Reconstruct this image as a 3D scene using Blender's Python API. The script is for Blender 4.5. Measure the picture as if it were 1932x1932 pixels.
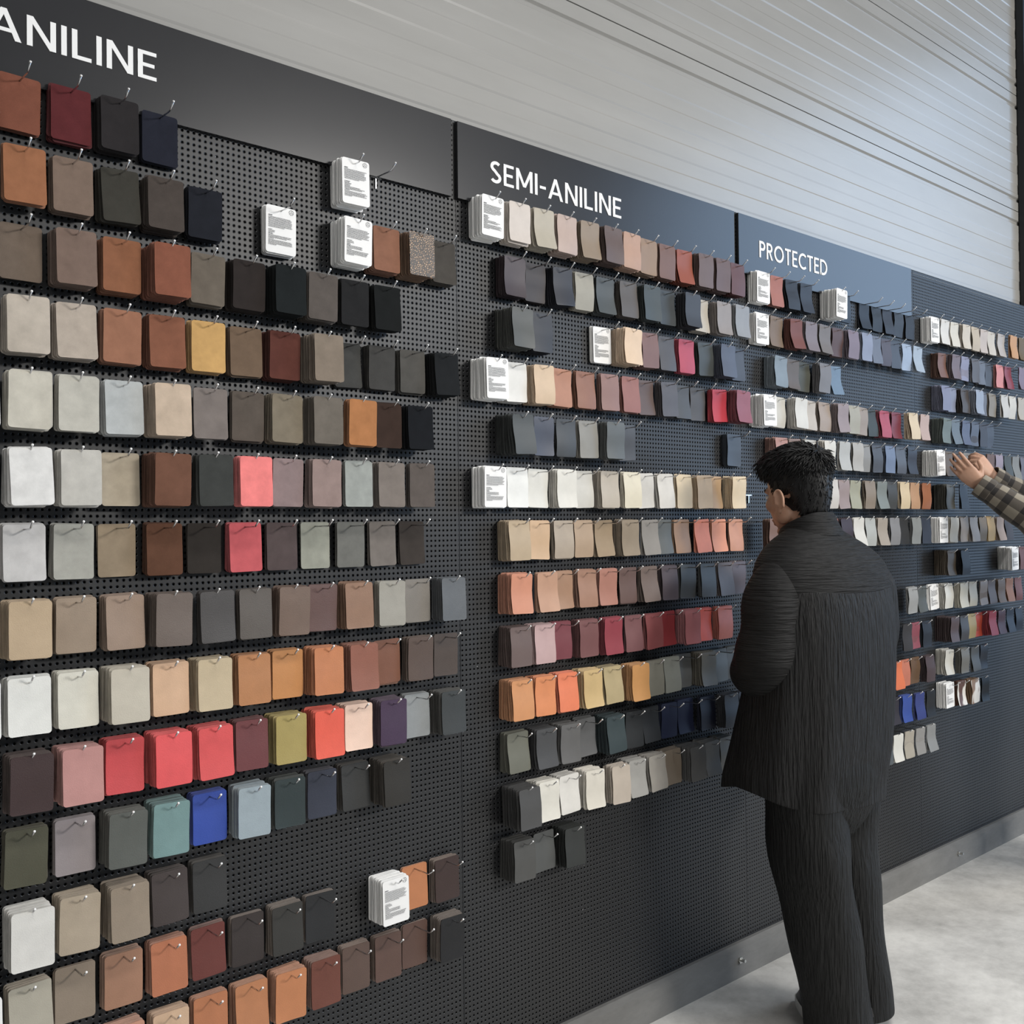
import bpy, bmesh, math, random
import numpy as np
from mathutils import Vector, Matrix
random.seed(7)
SC = bpy.context.scene
COL = SC.collection
for o in list(bpy.data.objects): bpy.data.objects.remove(o)

# ------------------------------------------------------------------ camera
KERB = 0.10                                    # panel bottoms stand this far above the floor
FPX, YAW, PITCH, ROLL = 1923.4, 0.727646, 0.012348, -0.010936
CAM = np.array([-1.61832, -2.01902, 1.36556 + KERB])
cy_, sy_ = math.cos(YAW), math.sin(YAW)
CW = np.array([sy_*math.cos(PITCH), cy_*math.cos(PITCH), math.sin(PITCH)])
CR = np.array([cy_, -sy_, 0.0]); CU = np.cross(CR, CW)
c_, s_ = math.cos(ROLL), math.sin(ROLL)
CR, CU = c_*CR + s_*CU, -s_*CR + c_*CU
cam_d = bpy.data.cameras.new('camera'); cam_d.sensor_width = 36; cam_d.lens = FPX/1932*36
cam_d.clip_start = 0.05; cam_d.clip_end = 200
cam = bpy.data.objects.new('camera', cam_d); COL.objects.link(cam)
cam.matrix_world = Matrix(((CR[0], CU[0], -CW[0], CAM[0]), (CR[1], CU[1], -CW[1], CAM[1]), (CR[2], CU[2], -CW[2], CAM[2]), (0, 0, 0, 1)))
SC.camera = cam

# ------------------------------------------------------------------ world, lights, exposure
SC.view_settings.view_transform = 'Standard'; SC.view_settings.look = 'None'
SC.view_settings.gamma = 1.0; SC.view_settings.use_curve_mapping = False
SC.view_settings.exposure = -0.12
wd = bpy.data.worlds.new('hall_light'); SC.world = wd; wd.use_nodes = True
bg = wd.node_tree.nodes['Background']; bg.inputs[0].default_value = (0.93, 0.97, 1.0, 1); bg.inputs[1].default_value = 0.17
def area_light(name, loc, target, sx, sy, power, color, spread=180):
    d = bpy.data.lights.new(name, 'AREA'); d.shape = 'RECTANGLE'; d.size = sx; d.size_y = sy; d.energy = power; d.color = color; d.spread = math.radians(spread)
    o = bpy.data.objects.new(name, d); COL.objects.link(o); o.location = loc
    o.rotation_euler = (Vector(target) - Vector(loc)).to_track_quat('-Z', 'Y').to_euler()
    return o
area_light('hall_lamp', (3.2, -6.6, 3.7), (0.6, 0, 1.4), 1.7, 0.6, 330, (1.0, 0.97, 0.93))
area_light('hall_lamp', (-4.2, -7.6, 4.4), (-0.5, 0, 1.3), 1.4, 0.5, 85, (1.0, 0.97, 0.93))
area_light('hall_lamp', (1.8, -2.3, 5.3), (1.8, -2.0, 0.0), 6.5, 0.35, 112, (1.0, 0.98, 0.95), 100)
area_light('door_daylight', (11.0, -6.1, 3.7), (0.0, -6.1, 3.7), 5.6, 7.0, 520, (0.47, 0.69, 1.0))

# ------------------------------------------------------------------ helpers
def lin(c):
    c = c/255.0
    return c/12.92 if c <= 0.04045 else ((c+0.055)/1.055)**2.4
def hexlin(h, k=1.0):
    h = h.lstrip('#')
    c = [k*lin(int(h[i:i+2], 16)) for i in (0, 2, 4)]; g = 0.3*c[0]+0.6*c[1]+0.1*c[2]
    return tuple(min(0.92, 0.91*x+0.09*g) for x in c)
def mesh(name, v, f, mat=None, smooth=False):
    m = bpy.data.meshes.new(name); m.from_pydata(v, [], f); m.update()
    if mat: m.materials.append(mat)
    if smooth: m.polygons.foreach_set('use_smooth', [True]*len(m.polygons))
    return m
def obj(name, me, parent=None, loc=None):
    o = bpy.data.objects.new(name, me); COL.objects.link(o)
    if parent is not None: o.parent = parent
    if loc is not None: o.location = loc
    return o
def tag(o, label=None, cat=None, group=None, kind=None):
    if label: o['label'] = label
    if cat: o['category'] = cat
    if group: o['group'] = group
    if kind: o['kind'] = kind
    return o
class MB:
    def __init__(s): s.v = []; s.f = []
    def add(s, v, f):
        n = len(s.v); s.v += [tuple(p) for p in v]; s.f += [tuple(i+n for i in q) for q in f]
    def box(s, x0, x1, y0, y1, z0, z1):
        s.add([(x0,y0,z0),(x1,y0,z0),(x1,y1,z0),(x0,y1,z0),(x0,y0,z1),(x1,y0,z1),(x1,y1,z1),(x0,y1,z1)],
              [(0,3,2,1),(4,5,6,7),(0,1,5,4),(1,2,6,5),(2,3,7,6),(3,0,4,7)])
    def prism(s, poly, y0, y1):          # polygon in x,z extruded along y
        n = len(poly)
        s.add([(p[0], y0, p[1]) for p in poly] + [(p[0], y1, p[1]) for p in poly],
              [tuple(range(n)), tuple(range(2*n-1, n-1, -1))] + [(i, i+n, (i+1) % n + n, (i+1) % n) for i in range(n)])
    def mesh(s, name, mat=None, smooth=False): return mesh(name, s.v, s.f, mat, smooth)
def tube(path, radii, seg=10, cap=True, up=(0, 0, 1), wob=None, uvs=None):
    P = [np.array(p, float) for p in path]; n = len(P)
    v = []; f = []
    ref = np.array(up, float)
    for i in range(n):
        t = P[min(i+1, n-1)] - P[max(i-1, 0)]; t /= np.linalg.norm(t)
        a = np.cross(ref, t)
        if np.linalg.norm(a) < 1e-4: a = np.cross(np.array([1.0, 0.1, 0]), t)
        a /= np.linalg.norm(a); b = np.cross(t, a); ref = b
        r = radii[i]; rx, ry = (r, r) if np.isscalar(r) else r
        for j in range(seg):
            th = 2*math.pi*j/seg
            w = wob(i/(n-1), th) if wob else 1.0
            v.append(tuple(P[i] + w*(rx*math.cos(th)*a + ry*math.sin(th)*b)))
    for i in range(n-1):
        for j in range(seg):
            k = (j+1) % seg
            f.append((i*seg+j, i*seg+k, (i+1)*seg+k, (i+1)*seg+j))
    if cap:
        f.append(tuple(range(seg-1, -1, -1))); f.append(tuple(range((n-1)*seg, n*seg)))
    return v, f
def ellipsoid(c, r, seg=20, rings=12, M=None):
    v = [(0, 0, r[2])]; f = []
    for i in range(1, rings):
        ph = math.pi*i/rings
        for j in range(seg):
            th = 2*math.pi*j/seg
            v.append((r[0]*math.sin(ph)*math.cos(th), r[1]*math.sin(ph)*math.sin(th), r[2]*math.cos(ph)))
    v.append((0, 0, -r[2])); L = len(v)-1
    for j in range(seg): f.append((0, 1+j, 1+(j+1) % seg))
    for i in range(rings-2):
        for j in range(seg):
            a = 1+i*seg+j; b = 1+i*seg+(j+1) % seg
            f.append((a, a+seg, b+seg, b))
    o = 1+(rings-2)*seg
    for j in range(seg): f.append((o+(j+1) % seg, o+j, L))
    if M is not None: v = [tuple(M @ Vector(p)) for p in v]
    return [(p[0]+c[0], p[1]+c[1], p[2]+c[2]) for p in v], f
def smooth_path(pts, n):                 # Catmull-Rom over rows of numbers
    P = np.array(pts, float); out = []
    for t in np.linspace(0, len(P)-1, n):
        i = min(int(t), len(P)-2); u = t-i
        p0, p1, p2, p3 = P[max(i-1, 0)], P[i], P[i+1], P[min(i+2, len(P)-1)]
        out.append(0.5*((2*p1)+(-p0+p2)*u+(2*p0-5*p1+4*p2-p3)*u*u+(-p0+3*p1-3*p2+p3)*u**3))
    return out

# ------------------------------------------------------------------ materials
def new_mat(name):
    m = bpy.data.materials.new(name); m.use_nodes = True
    return m, m.node_tree, m.node_tree.nodes['Principled BSDF']
def plain(name, color, rough=0.6, metal=0.0, spec=0.5):
    m, nt, b = new_mat(name)
    b.inputs['Base Color'].default_value = (*color, 1); b.inputs['Roughness'].default_value = rough
    b.inputs['Metallic'].default_value = metal; b.inputs['Specular IOR Level'].default_value = spec
    return m
def node(nt, t, **kw):
    n = nt.nodes.new(t)
    for k, v in kw.items(): setattr(n, k, v)
    return n
def math_n(nt, op, a, b=None):
    n = node(nt, 'ShaderNodeMath', operation=op)
    for i, x in enumerate((a, b)):
        if x is None: continue
        if isinstance(x, (int, float)): n.inputs[i].default_value = x
        else: nt.links.new(x, n.inputs[i])
    return n.outputs[0]
def noise_n(nt, vec, scale, detail=3, rough=0.5):
    n = node(nt, 'ShaderNodeTexNoise'); n.inputs['Scale'].default_value = scale
    n.inputs['Detail'].default_value = detail; n.inputs['Roughness'].default_value = rough
    if vec is not None: nt.links.new(vec, n.inputs['Vector'])
    return n.outputs['Fac']
def mapping(nt, vec, scale=(1, 1, 1), loc=(0, 0, 0), rot=(0, 0, 0)):
    n = node(nt, 'ShaderNodeMapping'); n.inputs['Scale'].default_value = scale
    n.inputs['Location'].default_value = loc; n.inputs['Rotation'].default_value = rot
    nt.links.new(vec, n.inputs['Vector']); return n.outputs[0]
def ramp(nt, fac, stops):
    n = node(nt, 'ShaderNodeValToRGB'); e = n.color_ramp.elements
    while len(e) > 1: e.remove(e[-1])
    e[0].position, e[0].color = stops[0][0], (*stops[0][1], 1)
    for p, c in stops[1:]:
        x = e.new(p); x.color = (*c, 1)
    nt.links.new(fac, n.inputs[0]); return n.outputs[0]
def bump(nt, b, height, strength, dist):
    n = node(nt, 'ShaderNodeBump'); n.inputs['Strength'].default_value = strength; n.inputs['Distance'].default_value = dist
    nt.links.new(height, n.inputs['Height']); nt.links.new(n.outputs[0], b.inputs['Normal'])
    return n
def mix_col(nt, fac, a, b, mode='MIX'):
    n = node(nt, 'ShaderNodeMix', data_type='RGBA', blend_type=mode)
    for s, x in ((0, fac), (6, a), (7, b)):
        if isinstance(x, (int, float)): n.inputs[s].default_value = x
        elif isinstance(x, tuple): n.inputs[s].default_value = (*x, 1)
        else: nt.links.new(x, n.inputs[s])
    return n.outputs[2]

def leather_mat(name, rough, bump_scale, bump_str, mottle, spec=0.4):
    m, nt, b = new_mat(name)
    oi = node(nt, 'ShaderNodeObjectInfo'); tc = node(nt, 'ShaderNodeTexCoord')
    add = node(nt, 'ShaderNodeVectorMath', operation='ADD'); nt.links.new(tc.outputs['Object'], add.inputs[0])
    sc = node(nt, 'ShaderNodeVectorMath', operation='SCALE'); sc.inputs['Scale'].default_value = 9.0
    cx = node(nt, 'ShaderNodeCombineXYZ'); nt.links.new(oi.outputs['Random'], cx.inputs[0]); nt.links.new(oi.outputs['Random'], cx.inputs[2])
    nt.links.new(cx.outputs[0], sc.inputs[0]); nt.links.new(sc.outputs[0], add.inputs[1])
    vec = add.outputs[0]
    n1 = noise_n(nt, vec, 35, 4, 0.6)
    hsv = node(nt, 'ShaderNodeHueSaturation'); nt.links.new(oi.outputs['Color'], hsv.inputs['Color'])
    mr = node(nt, 'ShaderNodeMapRange'); mr.inputs[1].default_value = 0.25; mr.inputs[2].default_value = 0.75
    mr.inputs[3].default_value = 1-mottle; mr.inputs[4].default_value = 1+mottle
    nt.links.new(n1, mr.inputs[0]); nt.links.new(mr.outputs[0], hsv.inputs['Value'])
    nt.links.new(hsv.outputs[0], b.inputs['Base Color'])
    b.inputs['Roughness'].default_value = rough; b.inputs['Specular IOR Level'].default_value = spec
    vo = node(nt, 'ShaderNodeTexVoronoi'); vo.inputs['Scale'].default_value = bump_scale; nt.links.new(vec, vo.inputs['Vector'])
    bump(nt, b, vo.outputs['Distance'], bump_str, 0.0006)
    return m
M_GRAIN = leather_mat('grain_leather', 0.48, 520, 0.30, 0.06)
M_SEMI = leather_mat('smooth_leather', 0.42, 700, 0.12, 0.05)
M_COAT = leather_mat('coated_leather', 0.36, 700, 0.10, 0.04, 0.14)
M_SUEDE = leather_mat('suede', 0.9, 1100, 0.25, 0.13, 0.15)
M_EDGE = leather_mat('leather_edge', 0.85, 900, 0.3, 0.16, 0.2)
M_PAPER = plain('card_stock', (0.86, 0.855, 0.84), 0.6)
M_INK = plain('printing_ink', (0.10, 0.10, 0.105), 0.7)
M_CHROME = plain('chrome_wire', (0.75, 0.75, 0.76), 0.22, 1.0)
M_TIP = plain('hook_end_painted_glint', (0.93, 0.93, 0.92), 0.25)  # plain white, a painted glint in place of light reflected by the wire ends
def croc_mat():
    m, nt, b = new_mat('crocodile_print'); tc = node(nt, 'ShaderNodeTexCoord')
    vo = node(nt, 'ShaderNodeTexVoronoi', feature='DISTANCE_TO_EDGE'); vo.inputs['Scale'].default_value = 210; nt.links.new(tc.outputs['Object'], vo.inputs['Vector'])
    col = ramp(nt, vo.outputs['Distance'], [(0.0, (0.02, 0.014, 0.01)), (0.14, (0.04, 0.026, 0.018)), (0.3, (0.42, 0.27, 0.16)), (1, (0.5, 0.33, 0.2))])
    nt.links.new(col, b.inputs['Base Color']); b.inputs['Roughness'].default_value = 0.4
    bump(nt, b, vo.outputs['Distance'], 0.6, 0.001); return m
M_CROC = croc_mat()
def hide_mat():
    m, nt, b = new_mat('hair_on_hide'); tc = node(nt, 'ShaderNodeTexCoord'); oi = node(nt, 'ShaderNodeObjectInfo')
    n = noise_n(nt, mapping(nt, tc.outputs['Object'], (1, 1, 0.45), (0.31, 0, 0.05)), 26, 1, 0.4)
    col = mix_col(nt, ramp(nt, n, [(0.44, (0, 0, 0)), (0.50, (1, 1, 1))]), oi.outputs['Color'], (0.78, 0.74, 0.68))
    nt.links.new(col, b.inputs['Base Color']); b.inputs['Roughness'].default_value = 0.45
    h = noise_n(nt, mapping(nt, tc.outputs['Object'], (900, 900, 60)), 1, 2); bump(nt, b, h, 0.5, 0.0008); return m
M_HIDE = hide_mat()

PITCHH = 0.0127
def peg_mat():
    m, nt, b = new_mat('perforated_black_steel'); tc = node(nt, 'ShaderNodeTexCoord')
    sep = node(nt, 'ShaderNodeSeparateXYZ'); nt.links.new(tc.outputs['Object'], sep.inputs[0])
    def cell(x):
        fr = math_n(nt, 'FRACT', math_n(nt, 'DIVIDE', x, PITCHH))
        return math_n(nt, 'POWER', math_n(nt, 'SUBTRACT', fr, 0.5), 2.0)
    dist = math_n(nt, 'SQRT', math_n(nt, 'ADD', cell(sep.outputs[0]), cell(sep.outputs[2])))     # in pitches
    hole = math_n(nt, 'LESS_THAN', dist, 0.185)
    n1 = noise_n(nt, tc.outputs['Object'], 2.2, 3)
    vo = node(nt, 'ShaderNodeTexVoronoi'); vo.inputs['Scale'].default_value = 16; nt.links.new(tc.outputs['Object'], vo.inputs['Vector'])
    speck = math_n(nt, 'LESS_THAN', vo.outputs['Distance'], 0.022)
    base = ramp(nt, n1, [(0.3, (0.012, 0.0125, 0.0135)), (0.7, (0.017, 0.0175, 0.019))])
    col = mix_col(nt, speck, base, (0.32, 0.32, 0.32))
    nt.links.new(col, b.inputs['Base Color']); b.inputs['Roughness'].default_value = 0.45; b.inputs['Specular IOR Level'].default_value = 0.5
    rim = node(nt, 'ShaderNodeMapRange'); rim.inputs[1].default_value = 0.16; rim.inputs[2].default_value = 0.30
    nt.links.new(dist, rim.inputs[0]); bump(nt, b, rim.outputs[0], 0.8, 0.0012)
    tr = node(nt, 'ShaderNodeBsdfTransparent'); mx = node(nt, 'ShaderNodeMixShader')
    nt.links.new(hole, mx.inputs[0]); nt.links.new(b.outputs[0], mx.inputs[1]); nt.links.new(tr.outputs[0], mx.inputs[2])
    nt.links.new(mx.outputs[0], nt.nodes['Material Output'].inputs['Surface']); return m
M_PEG = peg_mat()
M_BACK = plain('dark_backing', (0.006, 0.006, 0.007), 0.9, 0, 0.1)
M_EDGEBLK = plain('black_steel_edge', (0.018, 0.018, 0.02), 0.5)
def sign_mat():
    m, nt, b = new_mat('charcoal_sign_paint'); tc = node(nt, 'ShaderNodeTexCoord')
    n = noise_n(nt, tc.outputs['Object'], 6, 4, 0.6)
    nt.links.new(ramp(nt, n, [(0.3, (0.020, 0.0205, 0.023)), (0.7, (0.023, 0.0235, 0.026))]), b.inputs['Base Color'])
    b.inputs['Roughness'].default_value = 0.24; b.inputs['Specular IOR Level'].default_value = 0.5
    return m
M_SIGN = sign_mat()
M_LETTER = plain('white_vinyl', (0.86, 0.86, 0.85), 0.5)
def clad_mat():
    m, nt, b = new_mat('white_coated_steel'); tc = node(nt, 'ShaderNodeTexCoord')
    n = noise_n(nt, mapping(nt, tc.outputs['Object'], (0.6, 1, 3)), 3, 4, 0.6)
    nt.links.new(ramp(nt, n, [(0.3, (0.33, 0.322, 0.302)), (0.7, (0.365, 0.356, 0.336))]), b.inputs['Base Color'])
    b.inputs['Roughness'].default_value = 0.27; b.inputs['Specular IOR Level'].default_value = 0.6
    return m
M_CLAD = clad_mat()
M_STEELCOL = plain('dark_painted_steel', (0.012, 0.014, 0.018), 0.35)
def concrete(name, lo, hi, scale, rough, streak=False):
    m, nt, b = new_mat(name); tc = node(nt, 'ShaderNodeTexCoord')
    vec = mapping(nt, tc.outputs['Object'], (0.35, 1, 1)) if streak else tc.outputs['Object']
    n = noise_n(nt, vec, scale, 8, 0.65); n2 = noise_n(nt, vec, scale*9, 6, 0.7); n3 = noise_n(nt, vec, scale*0.35, 3, 0.6)
    f = math_n(nt, 'ADD', math_n(nt, 'ADD', math_n(nt, 'MULTIPLY', n, 0.55), math_n(nt, 'MULTIPLY', n2, 0.2)), math_n(nt, 'MULTIPLY', n3, 0.25))
    nt.links.new(ramp(nt, f, [(0.36, lo), (0.62, hi)]), b.inputs['Base Color'])
    b.inputs['Roughness'].default_value = rough; bump(nt, b, n2, 0.25, 0.002); return m
M_FLOOR = concrete('worn_concrete_floor', (0.27, 0.263, 0.25), (0.66, 0.65, 0.62), 2.4, 0.62)
M_KERB = concrete('grey_concrete_kerb', (0.10, 0.10, 0.097), (0.20, 0.198, 0.19), 5.0, 0.75, True)
M_BOLT = plain('zinc_bolt', (0.6, 0.6, 0.58), 0.35, 1.0)

# ------------------------------------------------------------------ room shell
XL, XR = -4.2, 7.2
b = MB(); b.box(XL-3, XR+6, -9.0, 0.02, -0.2, 0.0)
tag(obj('floor', b.mesh('floor', M_FLOOR)), 'worn grey concrete floor with pale scuffs', kind='structure')
b = MB(); b.box(XL, XR, 0.085, 0.14, 0.0, 5.6)
wall = tag(obj('wall_left', b.mesh('wall_left', M_BACK)), 'long hall wall clad in white ribbed steel above black pegboards', kind='structure')
# ribbed sandwich panels: a depth profile along z, run along the wall
MOD, ZJ = 0.577, 2.8825 + KERB
def clad_profile():
    pts = [(0.001, 0.012), (0.002, 0.0), (0.0455, 0.0), (0.051, 0.008), (0.062, 0.008), (0.0685, 0.0)]
    z = 0.085
    while z < MOD-0.10:
        pts += [(z, 0.0), (z+0.005, 0.0019), (z+0.045, 0.0019), (z+0.051, 0.0)]; z += 0.0985
    pts += [(MOD-0.070, 0.0), (MOD-0.064, 0.008), (MOD-0.051, 0.008), (MOD-0.0455, 0.0), (MOD-0.002, 0.0), (MOD-0.001, 0.012)]
    return pts
def clad_mesh():
    pr = clad_profile(); n = len(pr); v = []; f = []
    for x in (XL, XR):
        v += [(x, 0.055+d, z) for z, d in pr] + [(x, 0.084, MOD-0.001), (x, 0.084, 0.001)]
    n += 2
    for i in range(n): f.append((i, (i+1) % n, n+(i+1) % n, n+i))
    f.append(tuple(range(n))[::-1]); f.append(tuple(range(n, 2*n)))
    m = mesh('cladding_panel', v, f, M_CLAD)
    bm = bmesh.new(); bm.from_mesh(m); bmesh.ops.recalc_face_normals(bm, faces=bm.faces); bm.to_mesh(m); bm.free(); return m
cm = clad_mesh()
for i in range(-1, 4): obj('cladding_panel', cm, wall, (0, 0, ZJ + i*MOD))
b = MB(); b.box(3.60, 3.78, 0.015, 0.05, 2.40, 5.6); b.box(3.63, 3.75, 0.005, 0.02, 2.40, 5.6)
tag(obj('trim_1', b.mesh('steel_column', M_STEELCOL)), 'dark steel column standing against the white cladding', kind='structure')
b = MB(); b.prism([(0, 0), (0, 1)], 0, 1) if False else None
kb = MB()
v = []; prof = [(-0.034, 0.0), (-0.030, 0.088), (-0.012, 0.098), (0.07, 0.098), (0.07, 0.0)]
n = len(prof)
for x in (XL, XR): v += [(x, p[0], p[1]) for p in prof]
kb.add(v, [(i, i+n, (i+1) % n+n, (i+1) % n) for i in range(n)] + [tuple(range(n)), tuple(range(2*n-1, n-1, -1))])
kerb = tag(obj('baseboard_left', kb.mesh('kerb', M_KERB)), 'grey concrete kerb running under the black pegboards', kind='structure')
for bx in (-0.55, 1.115, 2.66, 4.2):
    bb = MB(); bb.add(*tube([(0, -0.025, 0), (0, -0.036, 0)], [0.011, 0.011], 6)); bb.add(*tube([(0, -0.03, 0), (0, -0.052, 0.002)], [0.005, 0.005], 8))
    obj('anchor_bolt', bb.mesh('anchor_bolt', M_BOLT), kerb, (bx, 0, 0.055))

# ------------------------------------------------------------------ pegboards
PANELS = {}
HP = 2.394
ORD = ['zeroth', 'first', 'second', 'third', 'fourth', 'fifth', 'sixth', 'seventh', 'eighth', 'ninth', 'tenth', 'eleventh', 'twelfth', 'thirteenth', 'fourteenth', 'fifteenth']
def pegboard(key, x0, x1, label):
    e = tag(bpy.data.objects.new('pegboard', None), label, 'pegboard', 'black pegboards along the wall'); COL.objects.link(e); e.location = (x0, 0, KERB)
    v = [(0.0008, 0, 0.004), (x1-x0-0.0008, 0, 0.004), (x1-x0-0.0008, 0, HP), (0.0008, 0, HP)]
    obj('perforated_sheet', mesh('perforated_sheet', v, [(0, 1, 2, 3)], M_PEG), e)
    b = MB(); W = x1-x0
    b.box(0.0008, W-0.0008, 0.0, 0.02, -0.002, 0.0038); b.box(0.0008, W-0.0008, 0.0, 0.02, HP, HP+0.0015)
    b.box(0.0008, 0.0022, 0.0002, 0.02, 0.0, HP); b.box(W-0.0022, W-0.0008, 0.0002, 0.02, 0.0, HP)
    obj('folded_edge', b.mesh('folded_edge', M_EDGEBLK), e)
    b = MB(); b.box(-0.002, W+0.002, 0.0215, 0.05, -0.0, HP-0.002)
    obj('backing_board', b.mesh('backing_board', M_BACK), e)
    PANELS[key] = e
pegboard('L', -2.4, -1.2, 'bare black perforated board before the ANILINE board')
pegboard('A', -1.2, 0.0, 'black perforated board under the ANILINE sign')
pegboard('B', 0.0, 1.2, 'black perforated board under the SEMI-ANILINE sign')
pegboard('C', 1.2, 2.4, 'black perforated board under the PROTECTED sign')
pegboard('D', 2.4, 3.6, 'black perforated board without a sign past the PROTECTED board')
pegboard('E', 3.6, 4.8, 'farthest black perforated board beyond the steel column')

# ------------------------------------------------------------------ signs and lettering
T = 0.145
def arc(cx, cy, rx, ry, a0, a1, n=14):
    return [(cx+rx*math.cos(math.radians(a0+(a1-a0)*i/n)), cy+ry*math.sin(math.radians(a0+(a1-a0)*i/n))) for i in range(n+1)]
def strip(path, t=T):
    q = []; P = [np.array(p) for p in path]; L = []; R_ = []
    for i, p in enumerate(P):
        d = P[min(i+1, len(P)-1)]-P[max(i-1, 0)]; d = d/np.linalg.norm(d); nrm = np.array([-d[1], d[0]])*t/2
        L.append(p+nrm); R_.append(p-nrm)
    for i in range(len(P)-1): q.append([tuple(L[i]), tuple(R_[i]), tuple(R_[i+1]), tuple(L[i+1])])
    return q
def rect(x0, y0, x1, y1): return [(x0, y0), (x1, y0), (x1, y1), (x0, y1)]
h = T/2
GLYPH = {
 'I': (T, [rect(0, 0, T, 1)]),
 'L': (0.52, [rect(0, 0, T, 1), rect(0, 0, 0.52, T*0.92)]),
 'E': (0.54, [rect(0, 0, T, 1), rect(0, 0, 0.54, T*0.9), rect(0, 1-T*0.9, 0.54, 1), rect(0, 0.5-T*0.40, 0.48, 0.5+T*0.48)]),
 'N': (0.74, [rect(0, 0, T, 1), rect(0.74-T, 0, 0.74, 1), [(0, 1), (0.74-T*1.1, 0), (0.74, 0), (T*1.1, 1)]]),
 'M': (0.90, [rect(0, 0, T, 1), rect(0.90-T, 0, 0.90, 1), [(0, 1), (0.45-h, 0.18), (0.45+h, 0.18), (T, 1)], [(0.90-T, 1), (0.45-h, 0.18), (0.45+h, 0.18), (0.90, 1)]]),
 'A': (0.86, [[(0, 0), (T*1.08, 0), (0.43+h, 1), (0.43-h, 1)], [(0.86-T*1.08, 0), (0.86, 0), (0.43+h, 1), (0.43-h, 1)], rect(0.2, 0.24, 0.66, 0.24+T*0.85)]),
 'T': (0.62, [rect(0.31-h, 0, 0.31+h, 1), rect(0, 1-T*0.9, 0.62, 1)]),
 '-': (0.34, [rect(0, 0.36, 0.34, 0.36+T*0.9)]),
 'O': (0.98, strip(arc(0.49, 0.5, 0.49-h, 0.51-h, 0, 360, 36))),
 'C': (0.80, strip(arc(0.49, 0.5, 0.49-h, 0.51-h, 48, 312, 30))),
 'D': (0.80, [rect(0, 0, T, 1)] + strip([(h, 1-h)] + arc(0.30, 0.5, 0.50-h, 0.5-h, 90, -90, 22) + [(h, h)])),
 'P': (0.58, [rect(0, 0, T, 1)] + strip([(h, 1-h)] + arc(0.30, 0.715, 0.28-h, 0.285-h, 90, -90, 16) + [(h, 0.43+h)])),
 'R': (0.62, [rect(0, 0, T, 1), [(0.22, 0.47), (0.37, 0.47), (0.62, 0), (0.455, 0)]] + strip([(h, 1-h)] + arc(0.30, 0.715, 0.28-h, 0.285-h, 90, -90, 16) + [(h, 0.43+h)])),
 'S': (0.56, strip(arc(0.29, 0.745, 0.235-h*0.3, 0.255-h, 40, 180, 12) + arc(0.29, 0.745, 0.215, 0.255-h, 190, 245, 5) + arc(0.27, 0.255, 0.225, 0.255-h, 62, 0, 6) + arc(0.27, 0.255, 0.235-h*0.2, 0.255-h, -10, -150, 12))),
}
def sign(key, x0, x1, word, wx0, wx1, base, cap, label):
    b = MB(); W = x1-x0; H = 0.196
    b.box(0, W, -0.012, -0.002, 0, H)
    o = tag(obj('sign_board', b.mesh('sign_board', M_SIGN), None, (x0, 0, 2.195+KERB)), label, 'sign', 'header signs above the pegboards')
    GAP = 0.135
    tot = sum(GLYPH[c][0] for c in word) + GAP*(len(word)-1)
    sx = (wx1-wx0)/tot; x = wx0-x0
    for c in word:
        m = MB()
        for pi, poly in enumerate(GLYPH[c][1]):
            q = [(p[0]*sx, p[1]*cap) for p in poly]
            if sum(q[i][0]*q[(i+1) % len(q)][1]-q[(i+1) % len(q)][0]*q[i][1] for i in range(len(q))) < 0: q = q[::-1]
            m.prism(q, -0.0135-0.00004*(pi % 4), -0.0119)
        me = m.mesh('letter', M_LETTER)
        obj('letter', me, o, (x, 0, base-2.195)); x += (GLYPH[c][0]+GAP)*sx
sign('A', -1.183, -0.022, 'ANILINE', -1.100, -0.783, 2.270, 0.0565, 'charcoal header board lettered ANILINE in white')
sign('B', -0.002, 1.164, 'SEMI-ANILINE', 0.106, 0.610, 2.259, 0.0575, 'charcoal header board lettered SEMI-ANILINE in white')
sign('C', 1.188, 2.364, 'PROTECTED', 1.303, 1.727, 2.262, 0.0565, 'blue-grey sheened header board lettered PROTECTED in white')

# ------------------------------------------------------------------ hooks and samples
WS, HS, RC, TOPZ = 0.0735, 0.1035, 0.0058, 0.0090
COL0 = {'A': (-1.045, 0.0888), 'B': (0.076, 0.0879), 'C': (1.286, 0.0883), 'D': (2.4915, 0.0886)}
ZOOM = {'Z1': (0, 100, 4.2933), 'Z2': (430, 200, 4.2933), 'Z3': (0, 500, 4.2933), 'Z4': (430, 580, 4.2933), 'Z5': (0, 950, 4.2933), 'Z6': (430, 950, 4.2933), 'Z7': (0, 1380, 4.2933), 'Z8': (430, 1380, 4.2933),
 'Z9': (0, 1582, 5.52), 'Z10': (300, 1582, 5.52), 'Z11': (600, 1582, 5.52),
 'M1': (870, 340, 6.44), 'M2': (1140, 420, 6.44), 'M3': (870, 580, 6.44), 'M4': (1140, 640, 6.44), 'M5': (870, 860, 6.44), 'M6': (1140, 870, 6.44), 'M7': (870, 1130, 6.44), 'M8': (1140, 1120, 6.44), 'M9': (870, 1380, 6.44), 'M10': (1140, 1350, 6.44),
 'P1': (1390, 490, 7.728), 'P2': (1390, 720, 7.728), 'P3': (1560, 540, 9.66), 'P4': (1560, 730, 9.66), 'P5': (1732, 590, 9.66), 'P6': (1732, 780, 9.66), 'P7': (1540, 890, 8.782), 'P8': (1732, 950, 9.66), 'P9': (1682, 1060, 7.728), 'P10': (1652, 1200, 7.728)}
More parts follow.
